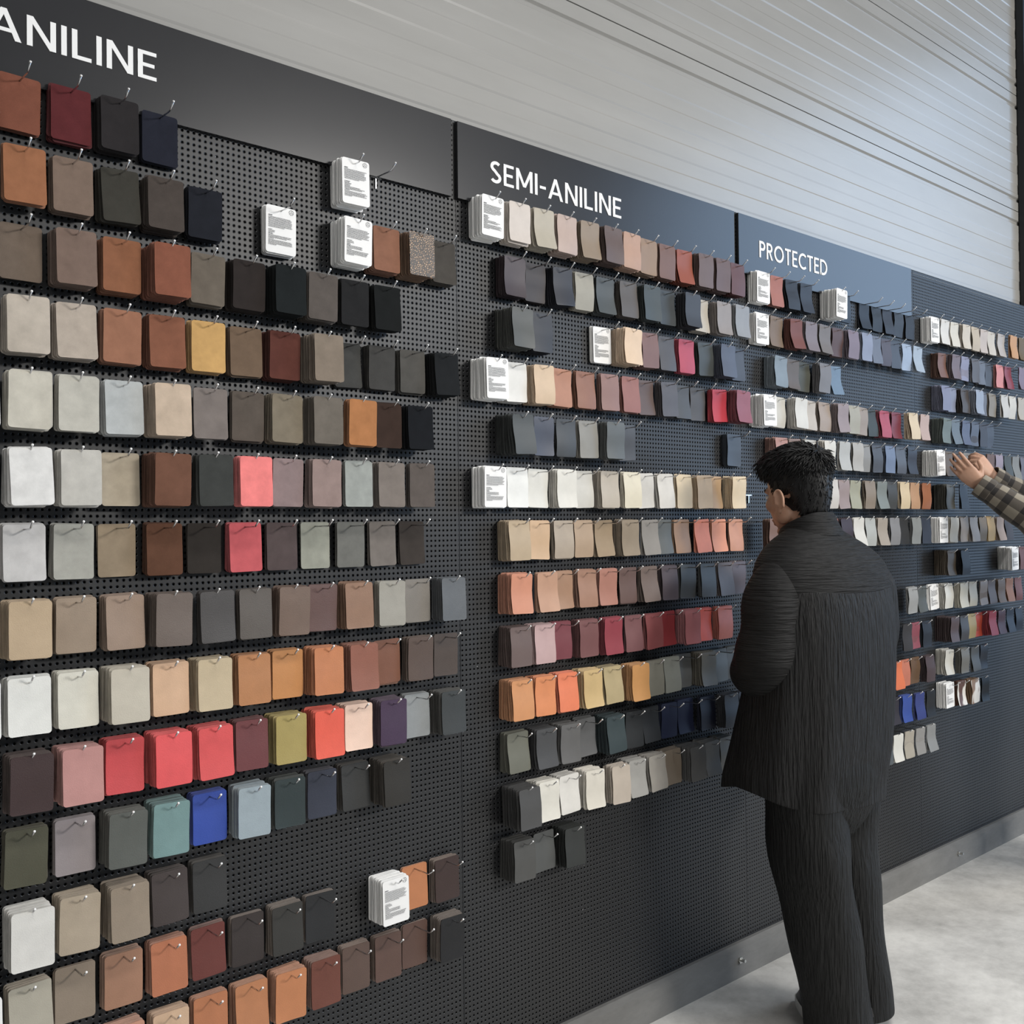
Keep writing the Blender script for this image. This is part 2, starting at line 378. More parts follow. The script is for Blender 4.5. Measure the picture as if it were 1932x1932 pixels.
# survey of the wall: panel row | view first-hook: position of the front leaf's hole, of the rear-most leaf's edge, colour ; ...  (w = white information card)
SURVEY = '''
A1|Z1 -1:-155,-350,w;160,-30,7d4a38;575,378,5c2629;970,755,2b2829;1295,1130,22242f
A1|Z2 8:1035,820,w
A2|Z1 0:200,5,9a6544;592,388,7a675a;972,770,3c3a34;1345,1128,4a423d;1665,1490,1f2128
A2|Z2 6:432,265,w
A2|Z2 8:1060,825,w;1285,1080,8a5f4a;1570,1330,croc;1745,1600,4a4641
A3|Z1 0:170,5,6f6155;620,390,79655a;990,775,8d5c40;1405,1125,85503c;1690,1500,696055
A3|Z2 5:175,-30,2e2826;513,305,1b1f20;777,565,5a534e;1030,890,232324;1290,1130,181a1a
A4|Z3 0:230,5,bbb0a2;618,400,b3a698;995,790,9a6a51;1355,1155,86553f;1690,1500,c79c5c
A4|Z4 5:145,-26,6e5a48;465,275,5c342c;822,580,827567;960,890,434341;1250,1095,434240;1495,1355,514f4b;1770,1600,1e2022
A5|Z3 -1:-160,-330,w;270,20,c5c0b2;643,440,bcb9ae;1003,805,b4b8b8;1403,1155,c3ae98;1705,1560,7c736e
A5|Z4 5:165,10,5b524a;485,295,7d7362;815,612,6c655c;1105,935,ad7344;1300,1215,3a2b24;1560,1405,17191d
A6|Z3 -1:-160,-330,w;262,15,dfdedb;660,435,c1beb6;975,830,aca08c;1408,1145,704c3b;1752,1560,3d3f3d
A6|Z4 5:240,45,f07f7c;490,370,8d7a79;805,625,947f79;1060,930,9a9e99;1328,1165,7c736c;1573,1445,5d5550
A7|Z5 0:198,5,c5c3c1;600,400,a6a59c;945,795,94836c;1333,1160,60402f;1657,1515,35302c
A7|Z6 5:140,-20,c95a5f;437,303,564a49;706,590,98998c;995,870,70706b;1250,1130,77706a;1487,1393,3f3935
A8|Z5 0:250,5,b8a080;620,415,96836f;1015,800,97806e;1420,1175,685b53;1770,1590,454241
A8|Z6 5:225,65,57504a;553,355,6f5a4d;770,670,604540;1062,890,8d6a52;1333,1180,989489;1535,1455,7a746c;1830,1650,5c6064
A9|Z5 -1:-170,-340,w;240,8,e0e0da;635,415,d6d3c5;1062,800,bfb7a6;1385,1165,d3ab88;1745,1515,c0ad8c
A9|Z6 5:215,15,b27746;485,315,c38345;820,605,c07747;1105,895,8d5440;1285,1180,7a4c36;1565,1410,55443b;1765,1690,4b3f38
A10|Z7 0:265,20,3c2a2a;682,420,bd8781;1015,800,c93f43
A10|Z5 3:1410,1165,e54f52;1750,1510,d94a4b
A10|Z6 5:195,5,6b3436;515,300,a3914f;825,590,e5553c;1060,865,ecc9b3;1345,1140,3f2a45;1530,1380,8a8e8f;1830,1625,35393a
A11|Z7 0:220,10,4c4b3a;610,425,918889;1045,805,555853;1395,1165,6e8e8d;1700,1510,2d4ba6
A11|Z8 5:220,5,93a1a8;505,290,263334;765,590,2c3140;1030,865,2f3030;1370,1150,27241f
A12|Z7 0:270,20,d5d3cd;655,425,a79883;1055,815,90816f;1375,1180,413836;1700,1520,2f2f2f
A13|Z9 -1:-160,-400,w;315,35,aaa494;785,560,8b7c6b;1290,1040,9f745a;1760,1510,b36c48
A13|Z10 4:510,300,673029;925,715,332b29;1340,1110,31302d;1680,1480,1e1f21
A13|Z8 9:1360,1130,w;1495,1385,b87446;1775,1615,3a2925
A14|Z9 2:1310,1000,c08a70;1785,1530,c9a787
A14|Z10 4:540,315,b37047;965,730,b5764b;1380,1125,bc784a;1740,1490,6b3a2c
A14|Z11 8:397,190,5a463d;730,530,5b433a;990,865,584037;1405,1155,161618
B1|M1 0:388,90,w;712,460,cfc4ba;1008,760,b3aa98;1290,1040,b9a296;1568,1320,8f7d69;1850,1600,5f4d48
B1|M2 6:343,110,b58f78;540,330,937861;765,560,735347;975,790,93482f;1237,1000,66524d;1445,1230,624c48;1620,1430,5c3531
B2|M1 1:655,395,40353a;900,690,332b2b;1235,1000,2b2c34;1495,1300,9d988a;1750,1560,4a4f50
B2|M2 6:295,130,57514d;585,400,3d4444;760,610,363b3d;1080,870,33353b;1175,1020,b8b0a2;1455,1275,8c8480;1680,1545,8a8c90
B3|M3 1:750,400,50524f;985,740,2a2c33
B3|M3 5:1710,1520,w
B3|M2 6:360,60,dcbf9f;550,330,795750;755,600,4d4a4c;1000,845,b03a50;1225,1050,3a3e3c;1510,1320,4c5262;1610,1480,3e424c
B4|M3 0:440,115,w;665,440,e2e0da;1008,740,d3b796;1227,1040,b27a5c;1510,1360,91614a;1803,1650,8f6a60
B4|M4 6:318,190,955f54;495,370,5d4a44;785,620,524f53;940,820,484849;1130,1030,4d4947;1400,1255,bb2f3e;1695,1485,8c4a55
B5|M3 1:755,410,434747;1005,890,464a57;1275,1165,434649;1540,1390,8b8982;1880,1670,5b5f5f
B5|M4 6:270,200,4a4b4f
B5|M4 12:1575,1360,3f4650
B6|M5 0:420,130,w;680,555,e9e9e4;935,830,dddbd2;1285,1060,e0ddd3;1483,1380,cfccc3;1808,1605,bdb3a4
B6|M6 6:335,190,e1dac4;495,400,d0cdc6;740,600,d8d4cc;965,850,dcc7a3;1212,1060,d2b48c;1330,1250,bf9d76;1643,1420,dbc49d
B7|M5 1:705,435,b8a283;955,850,cdaa84;1245,1090,b0a18f;1485,1370,b39a80;1730,1605,a08b70
B7|M6 6:318,105,958774;555,455,8d8983;720,640,5b5d59;940,825,ac8563;1185,1085,f08a66;1390,1290,d98a62;1600,1505,c98c6b
B8|M5 1:740,420,d08a6a;1050,890,bf9275;1235,1080,a78166;1530,1370,a57d68;1790,1650,b07a6a
B8|M6 6:290,190,6c5651;545,410,74645c;790,655,504447;1020,890,454748;1260,1140,4a4d4f;1470,1340,6a6263;1635,1520,5b5055
B9|M7 1:725,445,6c5a56;1020,755,c3a3a2;1218,1050,7d4049;1550,1340,7a5051;1855,1680,963f4b
B9|M8 6:355,250,7d5456;600,475,8a4a4b;760,650,862f33;1075,870,a8666a;1218,1100,e2604f;1470,1320,d97560
B10|M7 1:745,455,d3915c;1030,755,e08b56;1295,1045,ec8158;1600,1320,cdb07a;1840,1590,b5a47c
B10|M8 6:445,190,c68f52;615,480,868479;820,670,8a8c84;960,800,6b6d6d;1270,1050,6b675c;1400,1240,666967;1530,1420,5b5a55
B11|M7 1:690,465,6d6e62;1040,765,48494b;1335,1050,646464;1515,1320,5f6061;1880,1590,3b484c
B11|M8 6:370,200,2c2f32;560,440,33363a;790,650,252b42;980,860,232840;1250,1130,212433;1550,1370,4d4f54;1720,1600,4c4e56
B12|M9 1:833,500,4b4b4b;1070,765,dedbd0;1315,1060,e0ded8;1630,1330,dad5c9
B12|M10 5:205,-10,bfb3a5;405,110,a3a29e;645,355,a8a39b;830,590,7f7263;1140,820,5c5c5c;1310,1030,6d6c69;1490,1250,7a756b
B13|M9 1:770,475,4e4e4c;1003,870,545655;1385,1110,313433
C1|P1 0:390,150,w;585,430,b07060;800,650,35383f;1015,860,3a3f49
C1|P1 5:1535,1195,w
C1|P3 6:330,260,3a4450
C1|P3 8:590,500,2f343d;830,700,303338;1010,900,34363e;1240,1130,383c43;1480,1380,2b2b2e
C2|P1 0:375,140,w;580,430,857261;870,690,7d4a3e;1090,930,847a80;1290,1150,7a7472;1470,1350,5f4946;1700,1560,837683
C2|P3 7:730,600,8b94ab;900,800,6d7484;1080,960,55505a;1235,1130,4c525e;1450,1350,9fb0c8;1660,1560,a5b4c4
C3|P1 1:650,340,8795a0;820,660,6b635e;970,850,57584f;1290,1115,7e7d80;1440,1360,71889f
C4|P2 0:485,155,w;620,480,d7d4ca;950,740,dcdad3;1070,930,c3b9ad;1275,1130,a9998c;1555,1370,9a8b8c;1710,1580,a8a495
C4|P4 7:650,540,9d9085;800,700,3f443f;1050,850,b04d5f;1260,1150,7f3d47;1580,1415,d8c4a2;1790,1680,bda398
C5|P2 1:650,360,b88a7d;850,700,9d8478;1080,950,c9c6bf;1360,1190,dcd9d0;1580,1470,b5b5b1;1765,1670,b0aca5
C5|P4 7:690,600,8f8d89;910,790,50535a;1150,1050,707f9a;1340,1250,5b616c;1560,1460,3f4653
C6|P7 4:270,180,cfc8c0;460,330,9c8a86;655,540,a3a18a;890,760,8f8170;1095,990,7e847f;1255,1180,4b4c4b;1470,1350,d8c4a0;1640,1540,bf9674;1830,1725,a3694a
C7|P2 0:600,380,8a6a5a
C7|P7 4:270,180,9b5a48;500,325,44383d;710,590,d8d5cc;895,800,b3b5b0;1105,980,a89d90;1300,1210,8a8a8c;1440,1340,3b3b3b;1660,1560,8d9190;1810,1740,383d49
C9|P9 11:310,210,a1a3a3;450,380,5c605e
C10|P9 10:240,170,434346;345,280,93505c;510,420,30353e
C11|P9 9:115,50,e2794f;190,130,c97a62;340,250,6f5743;560,420,55484b
C12|P10 9:270,200,3f3d45;460,330,4059a8;650,560,3f4b8a;820,740,2b2d30
C13|P10 8:190,100,5f666a;385,250,e3e2da;530,440,b3ac9e;690,590,9b9a98;845,760,949696
D1|P5 0:310,10,w;500,400,dcd9d2;670,580,d7d2c4;885,760,d0c6b4;1040,960,c2b39c;1205,1110,c4b7ae;1340,1280,cdc5b8;1520,1430,b9b2ac;1760,1650,c99765;1920,1860,6f5b3a
D2|P5 1:440,180,7d5a4c;700,540,786a70;860,790,8d8fa8;1040,970,5f5e63;1150,1100,6b717d;1270,1220,4d5058;1480,1380,d78a88;1640,1580,944f5d;1900,1830,85788a
D3|P5 1:500,200,8286a0;620,500,8a90a5;850,710,544e4b;1120,930,9aa5b8;1180,1100,6d717c;1350,1240,8d8578;1580,1500,c9c7c2;1720,1660,d2cfc6;1880,1810,b8b1a5
D4|P6 1:540,245,6f7a75;690,620,6c7882;880,790,5f6880;1040,990,5c6474;1180,1120,41424a;1310,1250,4a505c
D5|P6 0:415,75,w;560,510,6d5f50;720,600,4b4036;900,800,8a857c
D5|P6 5:1340,1290,6f5345;1480,1420,9a8d9a;1640,1560,4a4d48;1800,1710,84847f;1920,1860,6b6a75
D6|P6 1:590,290,5d5c55;850,780,3f4550
D7|P8 0:470,240,w;670,520,d6d0c0;840,745,8f8478;1050,915,aca5a0;1180,1100,7d6b50;1320,1210,c9a45f;1540,1400,b79f8e;1640,1580,3c3433
D8|P8 1:610,235,6d6153;860,690,25252a
D8|P8 8:1770,1425,w;1900,1850,6b4640
D9|P9 0:620,515,w;830,690,e5e3da;1060,920,cfcab9;1190,1100,c8c2b2;1360,1300,978b84;1465,1420,6b605e;1630,1520,7a6757;1760,1720,b27a57;1880,1830,7a4a44
D10|P9 1:930,600,5a4b4c;1060,1000,48484b;1170,1120,ab9763;1265,1220,d85338;1480,1310,b83b48;1630,1540,5c3a42;1800,1690,333a48;1890,1840,2a303c
D11|P9 1:850,610,dcd9ce;1070,930,75736c;1220,1150,555655;1350,1290,2d3038
D12|P10 1:1085,890,w;1260,1140,hide5b3a2a;1450,1290,hide8a6a4c;1600,1540,0e0e0f
'''
def row_z(r): return 2.208 - 0.1381*(r-1) - 0.013 + KERB          # shaft height of the hooks of a row
def cam_back(x, y, Y):
    ray = CW + (x-966)/FPX*CR - (y-966)/FPX*CU
    return CAM + (Y-CAM[1])/ray[1]*ray
def cam_proj(p):
    d = np.asarray(p, float)-CAM; return 966+FPX*(d@CR)/(d@CW), 966-FPX*(d@CU)/(d@CW)
def solve_d(px, s, z):                   # how far out from the board something at wall position s stands
    lo, hi = -0.02, 0.12
    for _ in range(40):
        m_ = (lo+hi)/2
        if cam_proj((s, -m_, z))[0] < px: lo = m_
        else: hi = m_
    return (lo+hi)/2

LEV = []                                  # (z, half width) outline of a leaf, hook hole at the origin
for a in (90, 60, 30, 0): LEV.append((TOPZ-RC+RC*math.sin(math.radians(a)), WS/2-RC+RC*math.cos(math.radians(a))))
for t in (0.2, 0.4, 0.6, 0.8): LEV.append((TOPZ-RC-t*(HS-2*RC), WS/2))
for a in (0, 30, 60, 90): LEV.append((TOPZ-HS+RC-RC*math.sin(math.radians(a)), WS/2-RC+RC*math.cos(math.radians(a))))
def leaf(mb, y0, th, roll, wave, ph, flare, cols=2, curl=0.0, dz=0.0, dx=0.0):
    cr, sr = math.cos(roll), math.sin(roll); n = len(LEV); vs = []
    for side in (0, 1):
        for z, hw in LEV:
            v = (TOPZ-z)/HS
            off = wave*math.sin(math.pi*(1.5*v)+ph)*min(1.0, v*2.2) + flare*v*v
            for c in range(cols):
                u = -1+2*c/(cols-1); x = u*hw
                y = y0 - off - curl*u*u*v + (th if side else 0.0)
                vs.append((x*cr - z*sr + dx, y, x*sr + z*cr + dz))
    N = n*cols; fs = []; rim = []
    for i in range(n-1):
        for c in range(cols-1):
            a = i*cols+c
            fs.append((a, a+cols, a+cols+1, a+1)); fs.append((N+a, N+a+1, N+a+cols+1, N+a+cols))
        a = i*cols; rim.append((a, N+a, N+a+cols, a+cols))
        a = i*cols+cols-1; rim.append((a, a+cols, N+a+cols, N+a))
    for c in range(cols-1):
        rim.append((c, c+1, N+c+1, N+c)); a = (n-1)*cols+c; rim.append((a, N+a, N+a+1, a+1))
    if cols > 2:                          # the cut edge keeps its own vertices, so that the face shades flat up to it
        ids = sorted({i for q in rim for i in q}); nw = {i: 2*N+j for j, i in enumerate(ids)}
        vs += [vs[i] for i in ids]; rim = [tuple(nw[i] for i in q) for q in rim]
    mb.add(vs, fs+rim)

def hook_mesh():
    pts = [(0, 0.0008, 0), (0, -0.064, 0), (0, -0.0685, 0.0008), (0, -0.072, 0.003), (0, -0.0855, 0.0135)]
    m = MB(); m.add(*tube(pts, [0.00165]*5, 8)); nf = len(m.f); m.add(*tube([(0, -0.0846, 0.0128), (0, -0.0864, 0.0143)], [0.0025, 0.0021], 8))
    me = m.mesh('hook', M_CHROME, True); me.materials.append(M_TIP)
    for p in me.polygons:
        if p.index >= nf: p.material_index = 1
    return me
HOOK = hook_mesh()
def hook(parent, loc=(0, 0, 0)): return obj('hook', HOOK, parent, loc)

NAMED = [('white', 'efeeea'), ('ivory', 'dedacb'), ('cream', 'd6c6a4'), ('beige', 'bfae95'), ('sand', 'b49f80'), ('greige', 'b2aaa0'), ('pale grey', 'b6b7b5'), ('silver grey', '9b9d9b'), ('grey', '787876'), ('slate grey', '56595a'),
 ('charcoal', '3b3c3d'), ('black', '1b1c1e'), ('taupe', '83766a'), ('dark taupe', '625850'), ('mocha brown', '6f5747'), ('dark brown', '42342d'), ('chocolate brown', '553a2e'), ('espresso', '2f2624'), ('tan', 'a97e5a'), ('caramel', 'b57a4a'),
 ('cognac', '94613f'), ('chestnut', '80503d'), ('russet', '8f4a33'), ('orange', 'd98550'), ('bright orange', 'e8794f'), ('coral', 'ea7d6a'), ('red', 'd2454a'), ('crimson', 'a8354a'), ('burgundy', '6a3237'), ('plum', '4a3a40'),
 ('rose brown', '93685f'), ('dusty pink', 'bd938d'), ('pale pink', 'd9b9ad'), ('mauve', '8d7b7c'), ('mustard', 'c4a05c'), ('olive', '9a8b55'), ('dark olive', '4c4b3a'), ('khaki', 'a5a189'), ('sage', '93978b'), ('dark green', '2b3736'),
 ('teal', '6d8f8e'), ('sky grey-blue', '98a6b2'), ('steel blue', '73859d'), ('blue-grey', '5d6675'), ('royal blue', '3450a8'), ('navy', '262c40'), ('purple', '402b46'), ('lilac grey', '8a89a0')]
def colour_name(hx):
    r = [int(hx[i:i+2], 16) for i in (0, 2, 4)]
    best = min(NAMED, key=lambda n: sum(w*(int(n[1][i:i+2], 16)-c)**2 for i, c, w in zip((0, 2, 4), r, (3, 4, 2))) + 1.5*((r[0]-r[2])-(int(n[1][0:2], 16)-int(n[1][4:6], 16)))**2)
    return best[0]
PLACE = {'A': 'under ANILINE', 'B': 'under SEMI-ANILINE', 'C': 'under PROTECTED', 'D': 'beyond PROTECTED'}

# --- read the survey into a list of samples
ITEMS = []
for line in SURVEY.strip().splitlines():
    head, rest = line.split('|'); P, r = head[0], int(head[1:]); zn, rest = rest.split(' ', 1); k0, rest = rest.split(':', 1)
    ox, oy, sc = ZOOM[zn]; z = row_z(r)
    for i, ent in enumerate(rest.split(';')):
        hx, bl, colr = ent.split(','); k = int(k0)+i
        s = COL0[P][0] + COL0[P][1]*k
        d = min(0.076, max(0.010, solve_d(ox+float(hx)/sc, s, z)))
        db = solve_d(ox+float(bl)/sc, s-WS/2, z-0.05)
        t = min(d-0.003, max(0.004, d-max(db, 0.003)))
        ITEMS.append(dict(P=P, r=r, k=k, s=s, z=z, d=d, t=t, c=colr))
for P in 'ABCD':                          # a number for each hook along its row
    for r in range(1, 15):
        row = sorted((i for i in ITEMS if i['P'] == P and i['r'] == r), key=lambda i: i['s'])
        for n, i in enumerate(row): i['n'] = n+1
        for a, b_ in zip(row, row[1:]): b_['prev'] = a
RNG = random.Random(11)
def edge_colour(it, c):
    g = sum(c)/3
    if it['P'] == 'A' and it['r'] >= 13: m = 0.72; tgt = (0.24+0.45*c[0], 0.205+0.4*c[1], 0.18+0.35*c[2])
    elif it['P'] == 'A' and it['r'] >= 9: m = 0.3; tgt = (0.22+0.4*c[0], 0.2+0.4*c[1], 0.18+0.4*c[2])
    else: m = 0.35; tgt = (0.5*g+0.45*c[0], 0.5*g+0.42*c[1], 0.5*g+0.40*c[2])
    return tuple((1-m)*c[j]*0.9 + m*tgt[j] for j in range(3))
def build_leaves(it, rng):
    d, t = it['d'], it['t']
    wavy = {'A': 0.0010, 'B': 0.0028, 'C': 0.0042, 'D': 0.0042}[it['P']]
    nl = max(1, min(14, int(t/0.0034)))
    roll0 = rng.gauss(0, 0.018) if it['P'] == 'A' else rng.gauss(0.008, 0.026)
    ph = rng.uniform(0, 6.28); fl0 = rng.uniform(0.0, 0.004) if it['P'] == 'A' else rng.uniform(-0.001, 0.009)
    th = min(0.0020, 0.6*t/(nl+1))
    card = it['c'] == 'w'
    if card: wavy = 0; fl0 = 0; nl = max(4, min(20, int(t/0.0022))); th = min(0.0019, 0.95*t/(nl+1))
    fr = MB(); leaf(fr, -d, min(th, 0.0013), roll0, wavy, ph, fl0, 5, 0 if card else rng.uniform(-0.002, 0.002))
    st = MB()
    for i in range(nl):
        q = i/nl
        leaf(st, -(d-t) - (t-2.2*th)*q - rng.uniform(0, 0.0006), th, roll0*q + rng.gauss(0, 0.016), wavy*q, ph*q + rng.gauss(0, 0.3), fl0*q*0.8 + rng.uniform(-0.0006, 0.0006), 2, 0, rng.gauss(0, 0.0014), rng.gauss(0, 0.0011))
    return fr, st, roll0
def text_mesh(rng, lines_seed):
    """lines of small print and a round emblem, lying just proud of the card"""
    m = MB(); rr = random.Random(lines_seed); y0, y1 = -0.00025, 0.0002
    def run(z, x0, x1, hgt):
        x = x0
        while x < x1:
            w = rr.uniform(0.0018, 0.006); m.add(*boxg(x, min(x+w, x1), y0, y1, z-hgt, z)); x += w+0.0007
    run(-0.0125, -0.031, -0.022, 0.0016)
    z = -0.0165
    for i in range(9): run(z, -0.031, rr.uniform(0.022, 0.029) if i < 8 else 0.008, 0.0008); z -= 0.00265
    z -= 0.0035
    for i in range(5): run(z, -0.031, -0.031+rr.uniform(0.007, 0.019), 0.0008); z -= 0.0025
    for i in range(3): run(z, -0.031, rr.uniform(0.005, 0.026), 0.0008); z -= 0.0025
    run(z, -0.031, -0.018, 0.0008); z -= 0.0028
    for i in range(5): run(z, -0.031, rr.uniform(0.02, 0.029) if i < 4 else -0.012, 0.0008); z -= 0.0025
    return m
def boxg(x0, x1, y0, y1, z0, z1):
    return ([(x0,y0,z0),(x1,y0,z0),(x1,y0,z1),(x0,y0,z1),(x0,y1,z0),(x1,y1,z0),(x1,y1,z1),(x0,y1,z1)], [(0,1,2,3),(0,4,5,1),(1,5,6,2),(2,6,7,3),(3,7,4,0)])
def emblem_mesh():
    m = MB(); cx, cz = 0.0245, 0.0005; y0, y1 = -0.00025, 0.0002
    for i in range(9):
        a0 = 2*math.pi*i/9; a1 = a0+0.5
        for j in range(3):
            p = a0+(a1-a0)*j/3; q = a0+(a1-a0)*(j+1)/3
            m.prism([(cx+0.0048*math.cos(p), cz+0.0048*math.sin(p)), (cx+0.0048*math.cos(q), cz+0.0048*math.sin(q)), (cx+0.0056*math.cos(q), cz+0.0056*math.sin(q)), (cx+0.0056*math.cos(p), cz+0.0056*math.sin(p))], y0, y1)
    for a in (90, 210, 330):
        a = math.radians(a); px, pz = cx+0.0022*math.cos(a), cz+0.0022*math.sin(a)
        m.prism([(px-0.0010, pz-0.0007), (px+0.0010, pz-0.0007), (px, pz+0.0011)], y0, y1)
    return m
TXT = [text_mesh(RNG, 40+i).mesh('printed_text', M_INK) for i in range(4)]
EMB = emblem_mesh().mesh('emblem', M_INK)

# the samples that show smallest (past three hundred of one kind) are joined into one object further down
def kind_of(it):
    if it['c'] == 'w': return 'information_card'
    if it['c'].startswith('hide'): return 'hide_sample'
    if it['P'] == 'A' and it['r'] <= 7: return 'suede_sample'
    if it['P'] in 'CD': return 'coated_leather_sample'
    return 'leather_sample'
for it in ITEMS:
    it['kind'] = kind_of(it)
    a = cam_proj((it['s']-WS/2, -it['d'], it['z'])); b_ = cam_proj((it['s']+WS/2, -it['d'], it['z'])); c2 = cam_proj((it['s'], -it['d'], it['z']-HS))
    it['px'] = abs(b_[0]-a[0])*abs(c2[1]-a[1])
leathers = sorted((i for i in ITEMS if i['kind'] == 'leather_sample'), key=lambda i: -i['px'])
REST = set(id(i) for i in leathers[300:])
print('ITEMS', len(ITEMS), {k: sum(1 for i in ITEMS if i['kind'] == k) for k in set(i['kind'] for i in ITEMS)}, 'rest', len(REST))
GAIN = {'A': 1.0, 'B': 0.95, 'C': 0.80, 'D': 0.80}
rest_mb = {}; REST_HOOKS = []
for it in ITEMS:
    rng = random.Random(hash((it['P'], it['r'], it['k'])) & 0xffff)
    rng = random.Random(ord(it['P'])*10007 + it['r']*101 + it['k']*7)
    fr, st, roll = build_leaves(it, rng)
    c = it['c']; kind = it['kind']
    base_mat = {'A': M_SUEDE if it['r'] <= 7 else M_GRAIN, 'B': M_SEMI, 'C': M_COAT, 'D': M_COAT}[it['P']]
    if c == 'w': colr = (0.86, 0.855, 0.84); fm = M_PAPER; sm = M_PAPER; nm = 'white'
    elif c == 'croc': colr = (0.2, 0.12, 0.075); fm = M_CROC; sm = M_EDGE; nm = 'gold and black crocodile-print'
    elif c.startswith('hide'): colr = hexlin(c[4:]); fm = M_HIDE; sm = M_EDGE; nm = 'brown and white'
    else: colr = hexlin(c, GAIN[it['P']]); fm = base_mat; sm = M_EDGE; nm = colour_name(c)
    if id(it) in REST:
        REST_HOOKS.append((it['s'], 0, it['z']))
        for mbx, key in ((fr, colr), (st, edge_colour(it, colr))):
            rest_mb.setdefault('v', MB()); base = len(rest_mb['v'].f)
            rest_mb['v'].add([(p[0]+it['s'], p[1], p[2]+it['z']) for p in mbx.v], mbx.f)
            rest_mb.setdefault('c', []).extend([key]*(len(rest_mb['v'].f)-base))
        continue
    root = bpy.data.objects.new(kind, None); COL.objects.link(root); root.location = (it['s'], 0, it['z']); hook(root)
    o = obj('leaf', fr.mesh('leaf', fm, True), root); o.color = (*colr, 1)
    if st.v:
        o2 = obj('leaf_stack', st.mesh('leaf_stack', sm), root); o2.color = (*edge_colour(it, colr), 1); tag(o2, kind='stuff')
    rowt = '%s hook of %s row %s' % (ORD[it['n']], ORD[it['r']], PLACE[it['P']])
    if kind == 'information_card':
        tag(root, 'white printed card bundle on ' + rowt, 'card bundle', 'white information cards among the samples')
        M = Matrix.Rotation(roll, 4, 'Y').inverted() if False else None
        p = obj('printed_text', TXT[(it['r']+it['k']) % 4], root, (0, -it['d']-0.0011, 0)); p.rotation_euler = (0, -roll, 0); p['kind'] = 'stuff'
        q = obj('emblem', EMB, root, (0, -it['d']-0.0011, 0)); q.rotation_euler = (0, -roll, 0); q['kind'] = 'stuff'
    elif kind == 'hide_sample': tag(root, nm + ' hair-on-hide bundle on ' + rowt, 'leather sample', 'leather samples')
    elif kind == 'suede_sample': tag(root, nm + (' suede' if 'croc' not in nm else ' leather') + ' swatch bundle on ' + rowt, 'leather sample', 'suede samples under ANILINE')
    else: tag(root, nm + (' glossy' if it['P'] in 'CD' else '') + ' leather swatch bundle on ' + rowt, 'leather sample', 'glossy protected leather samples' if it['P'] in 'CD' else 'leather samples')
if rest_mb:
    me = rest_mb['v'].mesh('small_samples')
    at = me.attributes.new('leaf_colour', 'FLOAT_COLOR', 'FACE'); at.data.foreach_set('color', [x for c in rest_mb['c'] for x in (*c, 1)])
    m, nt, bs = new_mat('far_leather'); an = node(nt, 'ShaderNodeAttribute', attribute_name='leaf_colour'); nt.links.new(an.outputs['Color'], bs.inputs['Base Color']); bs.inputs['Roughness'].default_value = 0.4
    me.materials.append(m)
    far = tag(obj('far_leather_samples', me), 'small far leather swatch bundles hanging in rows past PROTECTED', 'leather samples', kind='stuff')
    for p in REST_HOOKS: hook(far, p)
tag(hook(None, (COL0['A'][0]+COL0['A'][1]*9, 0, row_z(1))), 'bare chrome peg hook beside the white card below the ANILINE sign', 'hook').name = 'peg_hook'
# loose wall brackets: a crossbar and a short stem
m = MB(); m.box(-0.016, 0.016, -0.004, 0.0005, -0.0015, 0.0015); m.box(-0.0015, 0.0015, -0.004, -0.001, -0.026, 0)
BR = m.mesh('wire_bracket', M_CHROME)
obj('wire_bracket', BR, bpy.data.objects['peg_hook'], (0, 0, 0))
tag(obj('wire_bracket', BR, None, (1.236, 0, 1.455+KERB)), 'small T-shaped wire bracket beside the face of the man in black', 'bracket')

# ------------------------------------------------------------------ people
def skin_mat():
    m, nt, b = new_mat('skin'); tc = node(nt, 'ShaderNodeTexCoord')
    n = noise_n(nt, tc.outputs['Object'], 14, 4, 0.6)
    nt.links.new(ramp(nt, n, [(0.3, (0.46, 0.26, 0.175)), (0.7, (0.56, 0.34, 0.24))]), b.inputs['Base Color'])
    b.inputs['Roughness'].default_value = 0.5; b.inputs['Subsurface Weight'].default_value = 0.08; b.inputs['Subsurface Radius'].default_value = (0.01, 0.004, 0.002)
    return m
def crinkle_mat(name, col, vert=True, strength=0.9):
    m, nt, b = new_mat(name); tc = node(nt, 'ShaderNodeTexCoord')
    sc = (120, 120, 9) if vert else (9, 9, 150)
    n = noise_n(nt, mapping(nt, tc.outputs['Object'], sc), 1.0, 2, 0.55)
    n2 = noise_n(nt, mapping(nt, tc.outputs['Object'], (sc[0]*2.3, sc[1]*2.3, sc[2]*2.3)), 1.0, 2, 0.5)
    f = math_n(nt, 'ADD', n, math_n(nt, 'MULTIPLY', n2, 0.4))
    nt.links.new(ramp(nt, n, [(0.3, tuple(0.7*c for c in col)), (0.7, tuple(1.25*c for c in col))]), b.inputs['Base Color'])
    b.inputs['Roughness'].default_value = 0.62; b.inputs['Specular IOR Level'].default_value = 0.22
    bump(nt, b, f, strength, 0.010); return m
M_SKIN = skin_mat()
M_JACKET = crinkle_mat('black_crinkle_cloth', (0.014, 0.014, 0.0143))
M_YOKE = crinkle_mat('black_crinkle_yoke', (0.014, 0.014, 0.0143), False)
M_TROUSER = crinkle_mat('black_crinkle_trouser_cloth', (0.0115, 0.0118, 0.0118))
M_HAIR = plain('black_hair', (0.006, 0.006, 0.0065), 0.5, 0, 0.35)
M_BROWNHAIR = plain('brown_hair', (0.05, 0.03, 0.018), 0.45, 0, 0.5)
M_DENIM = plain('dark_denim', (0.03, 0.035, 0.05), 0.8)
M_SHOE = plain('black_shoe_leather', (0.015, 0.015, 0.016), 0.5)
M_SOLE = plain('white_rubber_sole', (0.7, 0.7, 0.68), 0.6)
